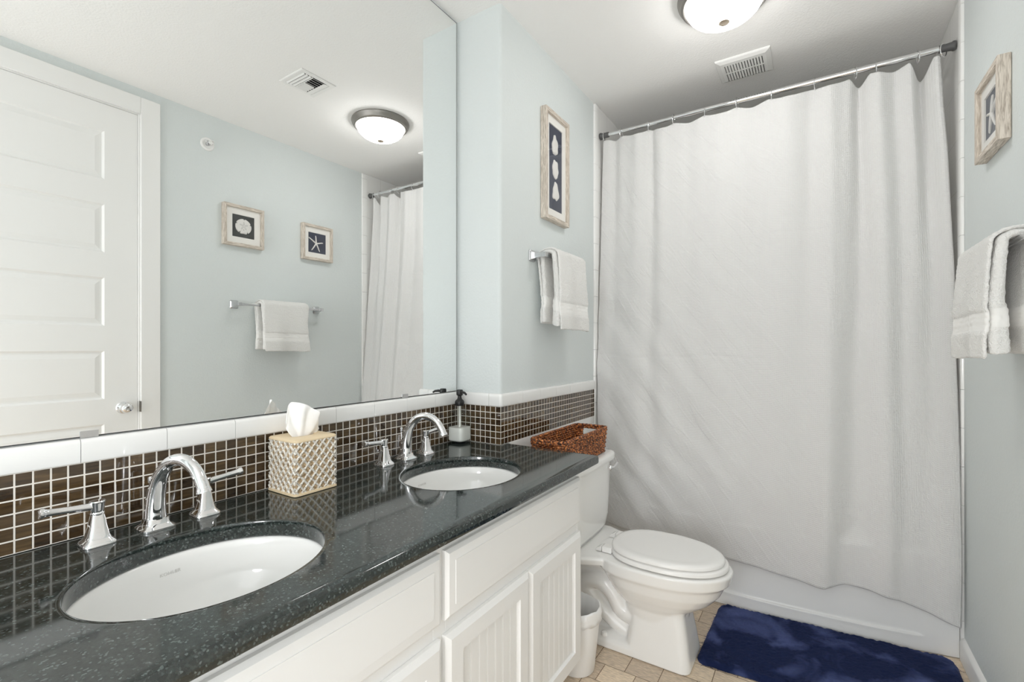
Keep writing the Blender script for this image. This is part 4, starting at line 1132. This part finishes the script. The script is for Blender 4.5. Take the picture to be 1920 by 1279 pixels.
# ------------------------------------------------------------------ sprinkler head (seen in the mirror)
t = thing('sprinkler_head', 'round white sidewall sprinkler head high on the right wall', 'sprinkler', (W, 1.447, 2.577))
sm = Matrix.Translation((W-.0005, 1.447, 2.577)) @ Matrix.Rotation(-PI/2, 4, 'Y')
mb = MB(); mb.lathe([(.041,0),(.041,.003),(.036,.008),(.030,.009),(.024,.004),(.020,.004),(.0,.004)], 40, mat=sm); obj('escutcheon', mb, M['ventwhite'], t)
mb = MB(); mb.lathe([(.013,.004),(.013,.018),(.009,.020),(.009,.026)], 20, mat=sm)
for s_ in (-1, 1): mb.tube([(0, s_*.011, .018), (0, s_*.014, .030), (0, s_*.006, .042)], .0022, 8, mat=sm)
mb.lathe([(.0022,.026),(.0024,.034),(.0022,.042)], 10, mat=sm)
obj('sprinkler_body', mb, M['satin'], t)
mb = MB(); mb.box(.010, .0125, -.018, .018, .020, .052, 0, sm); mb.lathe([(.0115,.043),(.0115,.0445)], 20, mat=sm); obj('deflector', mb, M['ventwhite'], t)

# ------------------------------------------------------------------ bath mat
mx0, mx1, my0, my1 = .945, 1.852, 2.030, 2.585
ang = R(4.5); cxm, cym = 1.3956, 2.320
t = thing('bath_mat', 'navy blue plush bath mat on the floor in front of the tub', 'bath mat', (cxm, cym, 0), local=True)
hw, hh = .444, .258
mb = MB()
def mat_fn(u, v):
    a, b = (u-.5)*2, (v-.5)*2
    # rounded rectangle mapping
    x, y = a*hw, b*hh; r_ = .045
    dx, dy = max(0, abs(x)-(hw-r_)), max(0, abs(y)-(hh-r_)); d = math.hypot(dx, dy)
    if d > r_ and d > 0:
        k = r_/d; x = math.copysign(hw-r_+dx*k, x); y = math.copysign(hh-r_+dy*k, y)
    e = min(hw-abs(x), hh-abs(y), (r_-min(d, r_)) if d > 0 else 1)
    z = .003+.019*smooth(-.002, .016, e)+.0045*noise.noise(Vector((x*85, y*85, 0)))*smooth(0, .01, e)+.004*noise.noise(Vector((x*22, y*22, 3)))
    c, s_ = math.cos(ang), math.sin(ang)
    return (x*c+y*.025, x*s_+y, max(.002, z))
mb.grid(mat_fn, 230, 140)
base = obj('pile', mb, M['rug'], t, sharp=180); base['kind'] = 'stuff'
ps = base.modifiers.new('plush', 'PARTICLE_SYSTEM'); st = ps.particle_system.settings
st.type = 'HAIR'; st.count = 42000; st.hair_length = .017; st.use_advanced_hair = True; st.hair_step = 3
st.normal_factor = .011; st.factor_random = .009; st.brownian_factor = .004
st.root_radius = 1.0; st.tip_radius = .5; st.radius_scale = .0015; st.material = 1; st.display_step = 2; st.render_step = 2
mb = MB()
c, s_ = math.cos(ang), math.sin(ang)
mb.loft([[(x*c+y*.025, x*s_+y, z) for x, y, _ in sq_ring(hw-.004, hh-.004, 0, e=12, n=48)] for z in (.0008, .0022)]); obj('backing', mb, M['linen_navy'], t)

for o in bpy.data.objects:
    if '_o' in o: del o['_o']
